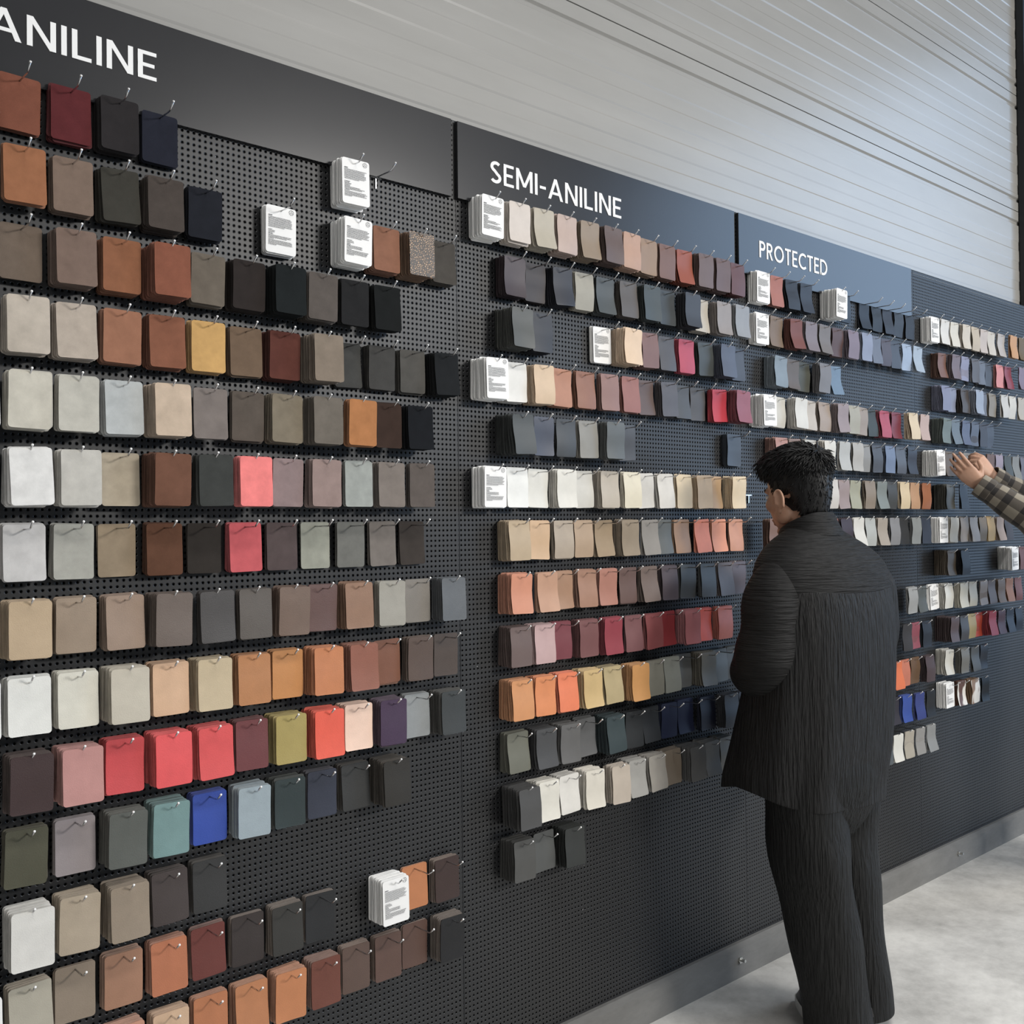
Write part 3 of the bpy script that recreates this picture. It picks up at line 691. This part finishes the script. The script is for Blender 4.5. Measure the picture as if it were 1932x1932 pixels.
M_EYE = plain('eye_white', (0.8, 0.79, 0.77), 0.2)
M_IRIS = plain('dark_iris', (0.01, 0.008, 0.006), 0.15)
def plaid_mat():
    m, nt, b = new_mat('olive_and_black_plaid'); uv = node(nt, 'ShaderNodeUVMap', uv_map='cloth')
    sep = node(nt, 'ShaderNodeSeparateXYZ'); nt.links.new(uv.outputs[0], sep.inputs[0])
    def band(x, w0, w1, per):
        fr = math_n(nt, 'FRACT', math_n(nt, 'DIVIDE', x, per)); return math_n(nt, 'MULTIPLY', math_n(nt, 'GREATER_THAN', fr, w0), math_n(nt, 'LESS_THAN', fr, w1))
    a = band(sep.outputs[0], 0.0, 0.42, 0.070); c = band(sep.outputs[1], 0.0, 0.42, 0.070)
    d = math_n(nt, 'MULTIPLY', math_n(nt, 'ADD', a, c), 0.5)
    fine = noise_n(nt, mapping(nt, uv.outputs[0], (900, 900, 1)), 1.0, 2)
    col = ramp(nt, d, [(0.0, (0.30, 0.27, 0.215)), (0.5, (0.085, 0.073, 0.06)), (1.0, (0.014, 0.012, 0.012))])
    nt.links.new(mix_col(nt, 0.25, col, fine, 'MULTIPLY'), b.inputs['Base Color']); b.inputs['Roughness'].default_value = 0.9
    b.inputs['Sheen Weight'].default_value = 0.2; bump(nt, b, fine, 0.3, 0.002); return m
M_PLAID = plaid_mat()

def rigid(M, vf): return [tuple(M @ Vector(p)) for p in vf[0]], vf[1]
def hand_parts(W, d, nb, side, curls, spread=0.06, L=0.185, thumb=(0.75, 0.35)):
    """palm, four fingers and a thumb: W wrist, d pointing direction, nb back-of-hand normal, side +1/-1 puts the thumb on d x nb"""
    d = Vector(d).normalized(); nb = Vector(nb); nb = (nb - nb.dot(d)*d).normalized(); t = d.cross(nb)*side; W = Vector(W)
    k = L/0.185; out = []
    pal = [W - d*0.03*k, W, W + d*0.03*k, W + d*0.065*k, W + d*0.092*k]
    out.append(tube([tuple(p) for p in pal], [(0.020*k, 0.027*k), (0.020*k, 0.029*k), (0.018*k, 0.036*k), (0.015*k, 0.040*k), (0.011*k, 0.038*k)], 16, up=tuple(t)))
    lens = (0.072, 0.080, 0.074, 0.058); offs = (0.029, 0.0095, -0.010, -0.029); back = (0.0, 0.004, 0.0, -0.008)
    for i in range(4):
        base = W + d*(0.086+back[i])*k + t*offs[i]*k
        dirv = (d + t*spread*(1.5-i)).normalized(); axis = dirv.cross(nb).normalized()   # bends toward the palm
        p = base - dirv*0.012*k; pts = [p, base]; rad = [0.0092*k, 0.0094*k]; ang = 0.0
        for j, (fr, cu) in enumerate(zip((0.45, 0.30, 0.25), curls[i])):
            ang += cu
            dv = dirv*math.cos(ang) - nb*math.sin(ang)
            seg = lens[i]*fr*k
            pts.append(pts[-1] + dv*seg*0.55); pts.append(pts[-1] + dv*seg*0.45)
            r = (0.0088, 0.0080, 0.0064)[j]*k*(0.9 if i == 3 else 1.0); rad += [r, r*1.03]
        dv = dirv*math.cos(ang) - nb*math.sin(ang); pts.append(pts[-1]+dv*0.004*k); rad.append(0.0035*k)
        out.append(tube([tuple(q) for q in pts], rad, 10, up=tuple(t)))
    tb = W + d*0.022*k + t*0.026*k - nb*0.006*k
    d1 = (d*thumb[0] + t*0.8 - nb*thumb[1]).normalized(); d2 = (d*1.0 + t*0.25 - nb*thumb[1]*1.3).normalized()
    pts = [tb - d1*0.015*k, tb, tb+d1*0.02*k, tb+d1*0.04*k, tb+d1*0.04*k+d2*0.016*k, tb+d1*0.04*k+d2*0.03*k, tb+d1*0.04*k+d2*0.034*k]
    out.append(tube([tuple(q) for q in pts], [0.014*k, 0.0135*k, 0.0115*k, 0.0105*k, 0.0098*k, 0.0075*k, 0.004*k], 10, up=tuple(nb)))
    return out
def head_parts():
    P = [ellipsoid((0, -0.012, 0.034), (0.0735, 0.094, 0.080), 28, 18), ellipsoid((0, 0.026, -0.022), (0.0595, 0.062, 0.085), 24, 16),
         ellipsoid((0, 0.030, -0.072), (0.047, 0.046, 0.034)), ellipsoid((0, 0.066, -0.096), (0.020, 0.017, 0.015)),
         ellipsoid((0, 0.074, 0.020), (0.046, 0.016, 0.012)), ellipsoid((0, 0.082, -0.062), (0.023, 0.011, 0.0065)), ellipsoid((0, 0.080, -0.073), (0.019, 0.011, 0.0065))]
    P.append(tube([(0, 0.080, 0.022), (0, 0.092, 0.0), (0, 0.102, -0.022), (0, 0.098, -0.034)], [0.007, 0.0085, 0.012, 0.010], 10))
    for sx in (-1, 1):
        P += [ellipsoid((sx*0.012, 0.090, -0.031), (0.0085, 0.010, 0.0075)), ellipsoid((sx*0.036, 0.058, -0.022), (0.022, 0.022, 0.022)), ellipsoid((sx*0.052, 0.012, -0.058), (0.014, 0.030, 0.026))]
        # ear: an outer rim, an inner ridge, a lobe and a thin bowl
        rim = []
        for a in range(-150, 118, 15):
            r = math.radians(a+90); rim.append((sx*(0.078+0.012*(1 if abs(a) < 100 else 0.6)), -0.012-0.0165*math.sin(math.radians(a+35))*1.0, -0.022+0.029*math.cos(math.radians(a+35))))
        P.append(tube(rim, [0.0042]*len(rim), 8, up=(1, 0, 0)))
        P.append(ellipsoid((sx*0.080, -0.010, -0.022), (0.0045, 0.0145, 0.026))); P.append(ellipsoid((sx*0.077, 0.000, -0.048), (0.006, 0.0075, 0.010)))
        P.append(ellipsoid((sx*0.076, 0.004, -0.016), (0.008, 0.005, 0.007)))
    return P
def body_mesh(name, parts, voxel):
    mb = MB()
    for v, f in parts: mb.add(v, f)
    me = mb.mesh(name, M_SKIN); o = obj(name, me)
    md = o.modifiers.new('r', 'REMESH'); md.mode = 'VOXEL'; md.voxel_size = voxel; md.use_smooth_shade = True
    ms = o.modifiers.new('s', 'SMOOTH'); ms.factor = 0.5; ms.iterations = 3
    dg = bpy.context.evaluated_depsgraph_get(); nm = bpy.data.meshes.new_from_object(o.evaluated_get(dg))
    bpy.data.objects.remove(o); nm.name = name
    if not nm.materials: nm.materials.append(M_SKIN)
    nm.polygons.foreach_set('use_smooth', [True]*len(nm.polygons)); return nm
def loft(rings, seg=56, fold=0.0, nfold=9, ph=0.0, p=2.3, hem=None, thick=0.0, gap=None, ydrop=None):
    """rings of (z, cx, cy, a, b); hem(theta) shifts the lowest rings down or up; open at both ends"""
    n = len(rings); v = []; f = []
    zs = [r[0] for r in rings]; z0, z1 = zs[0], zs[-1]
    for i, (z, cx, cy, a, b) in enumerate(rings):
        q = min(1.0, max(0.0, (z1-z)/(z1-z0)))
        for j in range(seg):
            th = 2*math.pi*j/seg
            ct, st = math.cos(th), math.sin(th)
            w = 1 + fold*(q**1.3)*(math.sin(nfold*th+ph+2.2*q)+0.5*math.sin((nfold*2-3)*th+1.7*ph-3*q))
            x = a*math.copysign(abs(ct)**(2/p), ct)*w; y = b*math.copysign(abs(st)**(2/p), st)*w
            dz = hem(th)*q**4 if hem else 0.0
            if ydrop: dz += ydrop(th)*(1-q)**6
            v.append((cx+x, cy+y, z+dz))
    for i in range(n-1):
        for j in range(seg):
            k = (j+1) % seg
            f.append((i*seg+j, (i+1)*seg+j, (i+1)*seg+k, i*seg+k))
    return v, f
def cloth(name, vf, mat, parent, thick=0.003, sub=1):
    me = mesh(name, vf[0], vf[1], mat, True)
    o = obj(name, me, parent)
    if thick: md = o.modifiers.new('thickness', 'SOLIDIFY'); md.thickness = thick; md.offset = -1
    if sub: ms = o.modifiers.new('smooth', 'SUBSURF'); ms.levels = sub; ms.render_levels = sub
    return o
def sleeve(path, radii, n, seed, amp=0.06, seg=28, nf=5):
    rr = random.Random(seed); p1, p2 = rr.uniform(0, 6), rr.uniform(0, 6)
    rows = smooth_path([list(p)+[r] for p, r in zip(path, radii)], n)
    def wob(t, th): return 1 + amp*(math.sin(nf*3.1*t*2+p1+1.5*math.sin(th+p2))*0.6 + 0.4*math.sin(3*th+9*t+p2)) * (0.4+0.6*math.sin(math.pi*min(1, t*1.05)))
    return tube([r[:3] for r in rows], [r[3] for r in rows], seg, False, wob=wob)
def shoe(parent, x, y, yaw):
    e = bpy.data.objects.new('shoe', None); COL.objects.link(e); e.parent = parent; e.location = (x, y, 0); e.rotation_euler = (0, 0, yaw)
    def outline(sc, dy=0):
        out = []
        for j in range(28):
            th = 2*math.pi*j/28; yy = math.sin(th); w = 0.047 if yy > 0 else 0.036
            out.append((sc*w*math.cos(th)*(1-0.12*yy), sc*0.142*yy+0.055+dy))
        return out
    for nm, lv, mt in (('sole', [(0.0, 0.97), (0.006, 1.0), (0.026, 1.0), (0.030, 0.97)], M_SOLE), ('upper', [(0.028, 0.965), (0.05, 0.95), (0.075, 0.80), (0.095, 0.58), (0.115, 0.44)], M_SHOE)):
        v = []; f = []; n = 28
        for z, sc in lv:
            dy = 0 if nm == 'sole' else -(z-0.028)*0.75
            v += [(px, py, z) for px, py in outline(sc, dy)]
        for i in range(len(lv)-1):
            for j in range(n): f.append((i*n+j, i*n+(j+1) % n, (i+1)*n+(j+1) % n, (i+1)*n+j))
        f.append(tuple(range(n))[::-1]); f.append(tuple(range((len(lv)-1)*n, len(lv)*n)))
        obj(nm, mesh(nm, v, f, mt, nm == 'upper'), e)
    return e
def hair(parent, HM, mat, seed, strands=5600, quiff=0.026):
    """a close cap that sinks into the skin at the hairline, and tapered locks combed away from the crown"""
    rr = random.Random(seed); C0 = Vector((0, -0.012, 0.034)); R0 = Vector((0.0735, 0.094, 0.080)); crown = Vector((0.02, -0.72, 0.70)).normalized()
    def cover(u):                         # >0 where hair grows, by direction from the skull's middle
        az = math.atan2(u.x, u.y)         # 0 = face
        a = abs(az)/math.pi
        line = 0.50 if a < 0.16 else 0.50-(a-0.16)*2.9 if a < 0.36 else (-0.34 if a < 0.435 else -0.27 if a < 0.575 else -0.27-(a-0.575)*6.0)
        return u.z - max(line, -0.80)
    def thick(u):
        c = cover(u)
        if c <= 0: return -0.010
        top = max(0.0, min(1.0, (u.z-0.05)/0.6)); fr = max(0, u.y)
        return min(1, c/0.10)*(0.0035 + 0.0165*top + quiff*0.45*fr*top)
    def surf(u, extra=0.0):
        hz = math.hypot(u.x, u.y) or 1e-6
        if u.z < 0:
            g = (1-min(1, -u.z)**2.4)**0.417/hz; q = min(1, -u.z)
            base = Vector((C0.x+u.x*g*(R0.x-0.012*q), C0.y+u.y*g*(R0.y-0.012*q), C0.z+u.z*0.145))
        else: base = Vector((C0.x+u.x*R0.x, C0.y+u.y*R0.y, C0.z+u.z*R0.z))
        return base + u*(thick(u)+extra)
    mb = MB(); seg, rings = 64, 40; v = []; f = []
    for i in range(rings+1):
        ph = math.pi*i/rings*0.93
        for j in range(seg):
            th = 2*math.pi*j/seg; u = Vector((math.sin(ph)*math.cos(th), math.sin(ph)*math.sin(th), math.cos(ph)))
            v.append(surf(u, 0.0012*math.sin(17*th+9*ph)+0.001*math.sin(31*th-13*ph)))
    for i in range(rings):
        for j in range(seg): f.append((i*seg+j, (i+1)*seg+j, (i+1)*seg+(j+1) % seg, i*seg+(j+1) % seg))
    mb.add([tuple(HM @ p) for p in v], f)
    for _ in range(strands):
        u = Vector((rr.gauss(0, 1), rr.gauss(-0.15, 1), rr.gauss(0.1, 1))).normalized()
        if cover(u) < 0.03: continue
        comb = (u - crown*u.dot(crown)*1.0); comb = (u*1.0 - crown*0.9); comb = comb - u*comb.dot(u)
        if comb.length < 0.05: comb = Vector((rr.uniform(-1, 1), rr.uniform(-1, 1), 0))
        comb = comb.normalized(); comb = (comb + Vector((rr.gauss(0, 0.25), rr.gauss(0, 0.25), rr.gauss(0, 0.2)))).normalized()
        top = max(0.0, min(1.0, (u.z-0.05)/0.6)); ln = 0.009+0.022*top+0.012*max(0, u.y)*top
        p0 = surf(u, -0.0015); p1 = p0 + comb*ln*0.5 + u*ln*(0.10+0.16*top*max(0, u.y+0.2)); p2 = p0 + comb*ln + u*ln*(0.06+0.16*top*max(0, u.y+0.1)) + Vector((0, 0, -0.12*ln))
        w = 0.0022+0.0012*top
        mb.add(*tube([tuple(HM @ q) for q in (p0, p1, p2)], [w, w*0.75, 0.0003], 4, False))
    o = obj('hair', mb.mesh('hair', mat, True), parent); o['kind'] = 'stuff'; return o
def face_bits(parent, HM, hairmat):
    for sx in (-1, 1):
        e = MB(); e.add(*rigid(HM, ellipsoid((sx*0.031, 0.0735, 0.002), (0.0125, 0.0085, 0.0075), 14, 8))); eo = obj('eye', e.mesh('eye', M_EYE, True), parent)
        e = MB(); e.add(*rigid(HM, ellipsoid((sx*0.031, 0.0800, 0.001), (0.0052, 0.0025, 0.0052), 12, 6))); obj('iris', e.mesh('iris', M_IRIS, True), eo)
        e = MB(); e.add(*rigid(HM, tube([(sx*0.013, 0.089, 0.021), (sx*0.030, 0.0865, 0.026), (sx*0.047, 0.074, 0.021)], [0.0025, 0.0034, 0.0016], 6))); obj('eyebrow', e.mesh('eyebrow', hairmat, True), parent)

# --- the man reading the samples
def man():
    root = bpy.data.objects.new('tmp', None)
    HM = Matrix.Translation((-0.020, 0.088, 1.549)) @ Matrix.Rotation(math.radians(1), 4, 'Z') @ Matrix.Rotation(math.radians(-9), 4, 'X') @ Matrix.Scale(1.07, 4)
    parts = [rigid(HM, p) for p in head_parts()]
    nk = HM @ Vector((0, -0.022, -0.045))
    parts.append(tube([tuple(nk), (-0.012, 0.058, 1.44), (0, 0.02, 1.36)], [(0.055, 0.052), (0.056, 0.055), (0.075, 0.065)], 20))
    parts.append(tube([(0, 0.0, 0.93), (0, 0.01, 1.05), (0, 0.02, 1.2), (0, 0.025, 1.33), (0, 0.03, 1.41)], [(0.115, 0.155), (0.10, 0.145), (0.115, 0.165), (0.095, 0.175), (0.06, 0.09)], 24, up=(1, 0, 0)))
    wl, wr = (-0.062, 0.195, 1.155), (0.050, 0.20, 1.150)
    parts.append(tube([(-0.15, 0.02, 1.35), (-0.195, 0.015, 1.2), (-0.215, 0.035, 1.05), (-0.14, 0.12, 1.09), wl], [0.05, 0.047, 0.040, 0.036, 0.026], 14))
    parts.append(tube([(0.15, 0.02, 1.35), (0.175, 0.005, 1.2), (0.175, 0.035, 1.05), (0.12, 0.12, 1.08), wr], [0.05, 0.047, 0.040, 0.036, 0.026], 14))
    cu = [(0.45, 0.6, 0.4)]*4
    parts += hand_parts(wl, (0.35, 0.40, 0.80), (-0.75, 0.35, 0.20), 1, cu)
    parts += hand_parts(wr, (-0.30, 0.45, 0.75), (0.75, 0.30, 0.20), -1, cu)
    parts.append(tube([(-0.10, 0.0, 0.95), (-0.09, 0.005, 0.7), (-0.072, 0.0, 0.48), (-0.05, -0.03, 0.3), (-0.021, -0.045, 0.09)], [0.085, 0.078, 0.058, 0.055, 0.038], 16))
    parts.append(tube([(0.065, 0.01, 0.95), (0.072, 0.012, 0.7), (0.08, 0.008, 0.48), (0.088, -0.015, 0.3), (0.095, -0.025, 0.09)], [0.085, 0.078, 0.058, 0.055, 0.038], 16))
    body = obj('person', body_mesh('person_body', parts, 0.0042)); body.location = (1.05, -0.40, 0); body.rotation_euler = (0, 0, math.radians(80-90))
    tag(body, 'person in an oversized black crinkled shirt and wide trousers, reading the samples', 'person')
    face_bits(body, HM, M_HAIR); hair(body, HM, M_HAIR, 5)
    # shirt body
    rings = [(0.675, -0.020, 0.075, 0.243, 0.190), (0.72, -0.020, 0.070, 0.243, 0.187), (0.80, -0.012, 0.055, 0.243, 0.182), (0.90, -0.004, 0.040, 0.243, 0.172), (1.00, 0.0, 0.026, 0.240, 0.162),
             (1.10, 0.002, 0.016, 0.237, 0.153), (1.20, 0.002, 0.014, 0.234, 0.146), (1.27, 0.0, 0.016, 0.226, 0.138)]
    rows = smooth_path(rings, 30)
    def hem(th):
        bk = max(0, -math.sin(th)); sd = abs(math.cos(th))
        return -0.020*bk**1.5 + 0.03*sd**6 - 0.005*max(0, math.sin(th))
    sh = cloth('shirt', loft(rows, 72, 0.030, 7, 0.9, 2.4, hem), M_JACKET, body)
    up = [(1.262, 0.0, 0.016, 0.2320, 0.1410), (1.31, 0.002, 0.018, 0.232, 0.134), (1.35, 0.002, 0.024, 0.217, 0.122), (1.385, -0.002, 0.032, 0.180, 0.108), (1.415, -0.008, 0.042, 0.132, 0.092), (1.445, -0.014, 0.050, 0.080, 0.076)]
    cloth('yoke', loft(smooth_path(up, 14), 72, 0.0, 7, 0.0, 2.25, None, 0, None, lambda th: -0.035*max(0, math.sin(th))), M_YOKE, sh)
    co = [(1.415, -0.012, 0.050, 0.094, 0.088), (1.435, -0.013, 0.052, 0.083, 0.083), (1.468, -0.014, 0.055, 0.075, 0.077), (1.490, -0.015, 0.057, 0.071, 0.074), (1.489, -0.015, 0.057, 0.077, 0.080), (1.458, -0.014, 0.054, 0.088, 0.089), (1.424, -0.013, 0.050, 0.106, 0.100)]
    def tilt(vf): return [(x, y, z - 0.42*max(0.0, y+0.012)) for x, y, z in vf[0]], vf[1]
    cloth('collar', tilt(loft(smooth_path(co, 18), 56, 0, 7, 0, 2.1)), M_YOKE, sh, 0.002)
    cloth('sleeve', sleeve([(-0.110, 0.022, 1.355), (-0.185, 0.016, 1.27), (-0.212, 0.012, 1.16), (-0.218, 0.030, 1.06), (-0.185, 0.095, 1.035), (-0.125, 0.15, 1.09), (-0.068, 0.190, 1.148)], [0.050, 0.086, 0.087, 0.085, 0.078, 0.068, 0.057], 34, 3), M_YOKE, sh)
    cloth('sleeve', sleeve([(0.105, 0.022, 1.355), (0.178, 0.012, 1.27), (0.188, 0.002, 1.16), (0.186, 0.022, 1.06), (0.160, 0.095, 1.035), (0.110, 0.15, 1.08), (0.056, 0.195, 1.143)], [0.050, 0.086, 0.086, 0.084, 0.078, 0.068, 0.057], 34, 8), M_JACKET, sh)
    # trousers: a seat and two wide legs
    tr = cloth('trousers', loft(smooth_path([(0.56, -0.020, 0.004, 0.120, 0.070), (0.64, -0.022, 0.004, 0.178, 0.108), (0.74, -0.022, 0.004, 0.184, 0.128), (0.86, -0.02, 0.004, 0.170, 0.122), (0.97, -0.015, 0.004, 0.150, 0.108)], 14), 56, 0.012, 6, 2.0, 2.4), M_TROUSER, body)
    cloth('trouser_leg', sleeve([(-0.100, 0.0, 0.80), (-0.100, 0.0, 0.66), (-0.088, -0.004, 0.52), (-0.068, -0.015, 0.36), (-0.042, -0.032, 0.18), (-0.022, -0.042, 0.022)], [0.112, 0.116, 0.114, 0.106, 0.098, 0.097], 40, 21, 0.060, 36, 3), M_TROUSER, tr)
    cloth('trouser_leg', sleeve([(0.060, 0.010, 0.80), (0.064, 0.010, 0.66), (0.068, 0.006, 0.52), (0.078, 0.0, 0.36), (0.090, -0.012, 0.18), (0.096, -0.020, 0.026)], [0.106, 0.104, 0.098, 0.094, 0.092, 0.096], 40, 33, 0.065, 36, 3), M_TROUSER, tr)
    shoe(body, -0.030, -0.028, math.radians(-18)); shoe(body, 0.094, -0.018, math.radians(-30))
    return body
man()

# --- the second person, reaching in from beyond the frame
def add_uv(o, vf, seg, n, per_len, girth):
    me = o.data; uv = me.uv_layers.new(name='cloth'); vi = np.zeros(len(me.loops), int); me.loops.foreach_get('vertex_index', vi)
    ps = [];
    for p in me.polygons:
        js = [vi[l] % seg for l in p.loop_indices]; wrap = max(js)-min(js) > seg/2
        for l in p.loop_indices:
            j = vi[l] % seg
            if wrap and j < seg/2: j += seg
            uv.data[l].uv = (j/seg*girth, (vi[l]//seg)/(n-1)*per_len)
def visitor():
    ox, oy = 3.02, -0.62; ang = math.radians(112-90)
    T0 = Matrix.Translation((ox, oy, 0)) @ Matrix.Rotation(ang, 4, 'Z'); TI = T0.inverted()
    def L(p): return tuple(TI @ Vector(p))
    def LD(p): return tuple(TI.to_3x3() @ Vector(p))
    HM = Matrix.Translation((0, 0.075, 1.62)) @ Matrix.Rotation(math.radians(10), 4, 'Z') @ Matrix.Rotation(math.radians(-6), 4, 'X')
    parts = [rigid(HM, p) for p in head_parts()]
    parts.append(tube([tuple(HM @ Vector((0, -0.022, -0.045))), (0, 0.035, 1.5), (0, 0.01, 1.42)], [(0.052, 0.050), (0.053, 0.052), (0.075, 0.065)], 20))
    parts.append(tube([(0, 0, 0.95), (0, 0, 1.1), (0, 0.0, 1.25), (0, 0.0, 1.38), (0, 0.01, 1.45)], [(0.11, 0.15), (0.10, 0.14), (0.11, 0.16), (0.09, 0.17), (0.06, 0.09)], 24, up=(1, 0, 0)))
    wl, wr = L((2.534, -0.200, 1.605)), L((2.640, -0.205, 1.640))
    el, er = L((2.630, -0.425, 1.425)), L((2.835, -0.370, 1.470))
    sl, sr = (-0.165, 0.01, 1.40), (0.165, 0.01, 1.40)
    parts.append(tube([sl, tuple((Vector(sl)+Vector(el))/2), el, tuple((Vector(el)+Vector(wl))/2), wl], [0.05, 0.046, 0.040, 0.036, 0.027], 14))
    parts.append(tube([sr, tuple((Vector(sr)+Vector(er))/2), er, tuple((Vector(er)+Vector(wr))/2), wr], [0.05, 0.046, 0.040, 0.036, 0.027], 14))
    parts += hand_parts(wl, LD((-0.085, 0.062, 0.100)), LD((-0.80, -0.42, -0.30)), 1, [(0.10, 0.25, 0.2), (0.12, 0.28, 0.2), (0.14, 0.30, 0.2), (0.20, 0.35, 0.25)], 0.05, 0.182, (0.7, 0.5))
    parts += hand_parts(wr, LD((-0.055, 0.055, 0.105)), LD((-0.35, -0.75, 0.30)), 1, [(0.75, 0.65, 0.3), (0.95, 0.9, 0.4), (1.1, 1.0, 0.5), (1.2, 1.0, 0.5)], 0.05, 0.182, (0.9, 0.6))
    for sx in (-1, 1):
        parts.append(tube([(sx*0.085, 0, 0.95), (sx*0.088, 0.005, 0.7), (sx*0.092, 0.0, 0.48), (sx*0.096, -0.01, 0.3), (sx*0.10, -0.02, 0.09)], [0.085, 0.078, 0.056, 0.053, 0.038], 16))
    body = obj('person', body_mesh('visitor_body', parts, 0.0038)); body.matrix_world = T0
    tag(body, 'person in an olive plaid flannel shirt reaching for the samples with both hands', 'person')
    face_bits(body, HM, M_BROWNHAIR); hair(body, HM, M_BROWNHAIR, 9, 2400)
    rows = smooth_path([(0.78, 0, 0.0, 0.205, 0.150), (0.95, 0, 0.0, 0.200, 0.145), (1.12, 0, 0.0, 0.198, 0.138), (1.28, 0, 0.0, 0.195, 0.130), (1.38, 0, 0.005, 0.172, 0.110), (1.43, 0, 0.01, 0.12, 0.085), (1.465, 0, 0.015, 0.072, 0.068)], 24)
    vf = loft(rows, 48, 0.015, 7, 0.4); sh = cloth('shirt', vf, M_PLAID, body); add_uv(sh, vf, 48, 24, 0.75, 1.1)
    for s, e, w, sd in ((sl, el, wl, 4), (sr, er, wr, 6)):
        s, e, w = Vector(s), Vector(e), Vector(w)
        path = [s+Vector((0, 0, 0.01)), (s*0.6+e*0.4), (s*0.2+e*0.8), e+(e-(s+w)/2).normalized()*0.012, (e*0.7+w*0.3), (e*0.35+w*0.65), w+(e-w).normalized()*0.045, w+(e-w).normalized()*0.004]
        vf = sleeve([tuple(p) for p in path], [0.085, 0.075, 0.068, 0.066, 0.062, 0.056, 0.047, 0.044], 36, sd, 0.055); so = cloth('sleeve', vf, M_PLAID, sh); add_uv(so, vf, 28, 36, 0.62, 0.36)
        vf = tube([tuple(w+(e-w).normalized()*q) for q in (0.052, 0.045, 0.0, -0.006)], [0.0485, 0.0500, 0.0475, 0.0465], 28, False); cf = cloth('cuff', vf, M_PLAID, so); add_uv(cf, vf, 28, 4, 0.06, 0.28)
    tr = cloth('trousers', loft(smooth_path([(0.62, 0, 0.0, 0.175, 0.108), (0.74, 0, 0, 0.175, 0.118), (0.86, 0, 0, 0.165, 0.115), (0.97, 0, 0, 0.15, 0.108)], 10), 48), M_DENIM, body)
    for sx in (-1, 1):
        cloth('trouser_leg', sleeve([(sx*0.082, 0, 0.80), (sx*0.088, 0, 0.66), (sx*0.092, 0, 0.48), (sx*0.096, -0.01, 0.28), (sx*0.10, -0.02, 0.04)], [0.095, 0.095, 0.082, 0.076, 0.078], 30, 50+sx, 0.03, 30), M_DENIM, tr)
        shoe(body, sx*0.105, -0.045, -sx*0.12)
visitor()
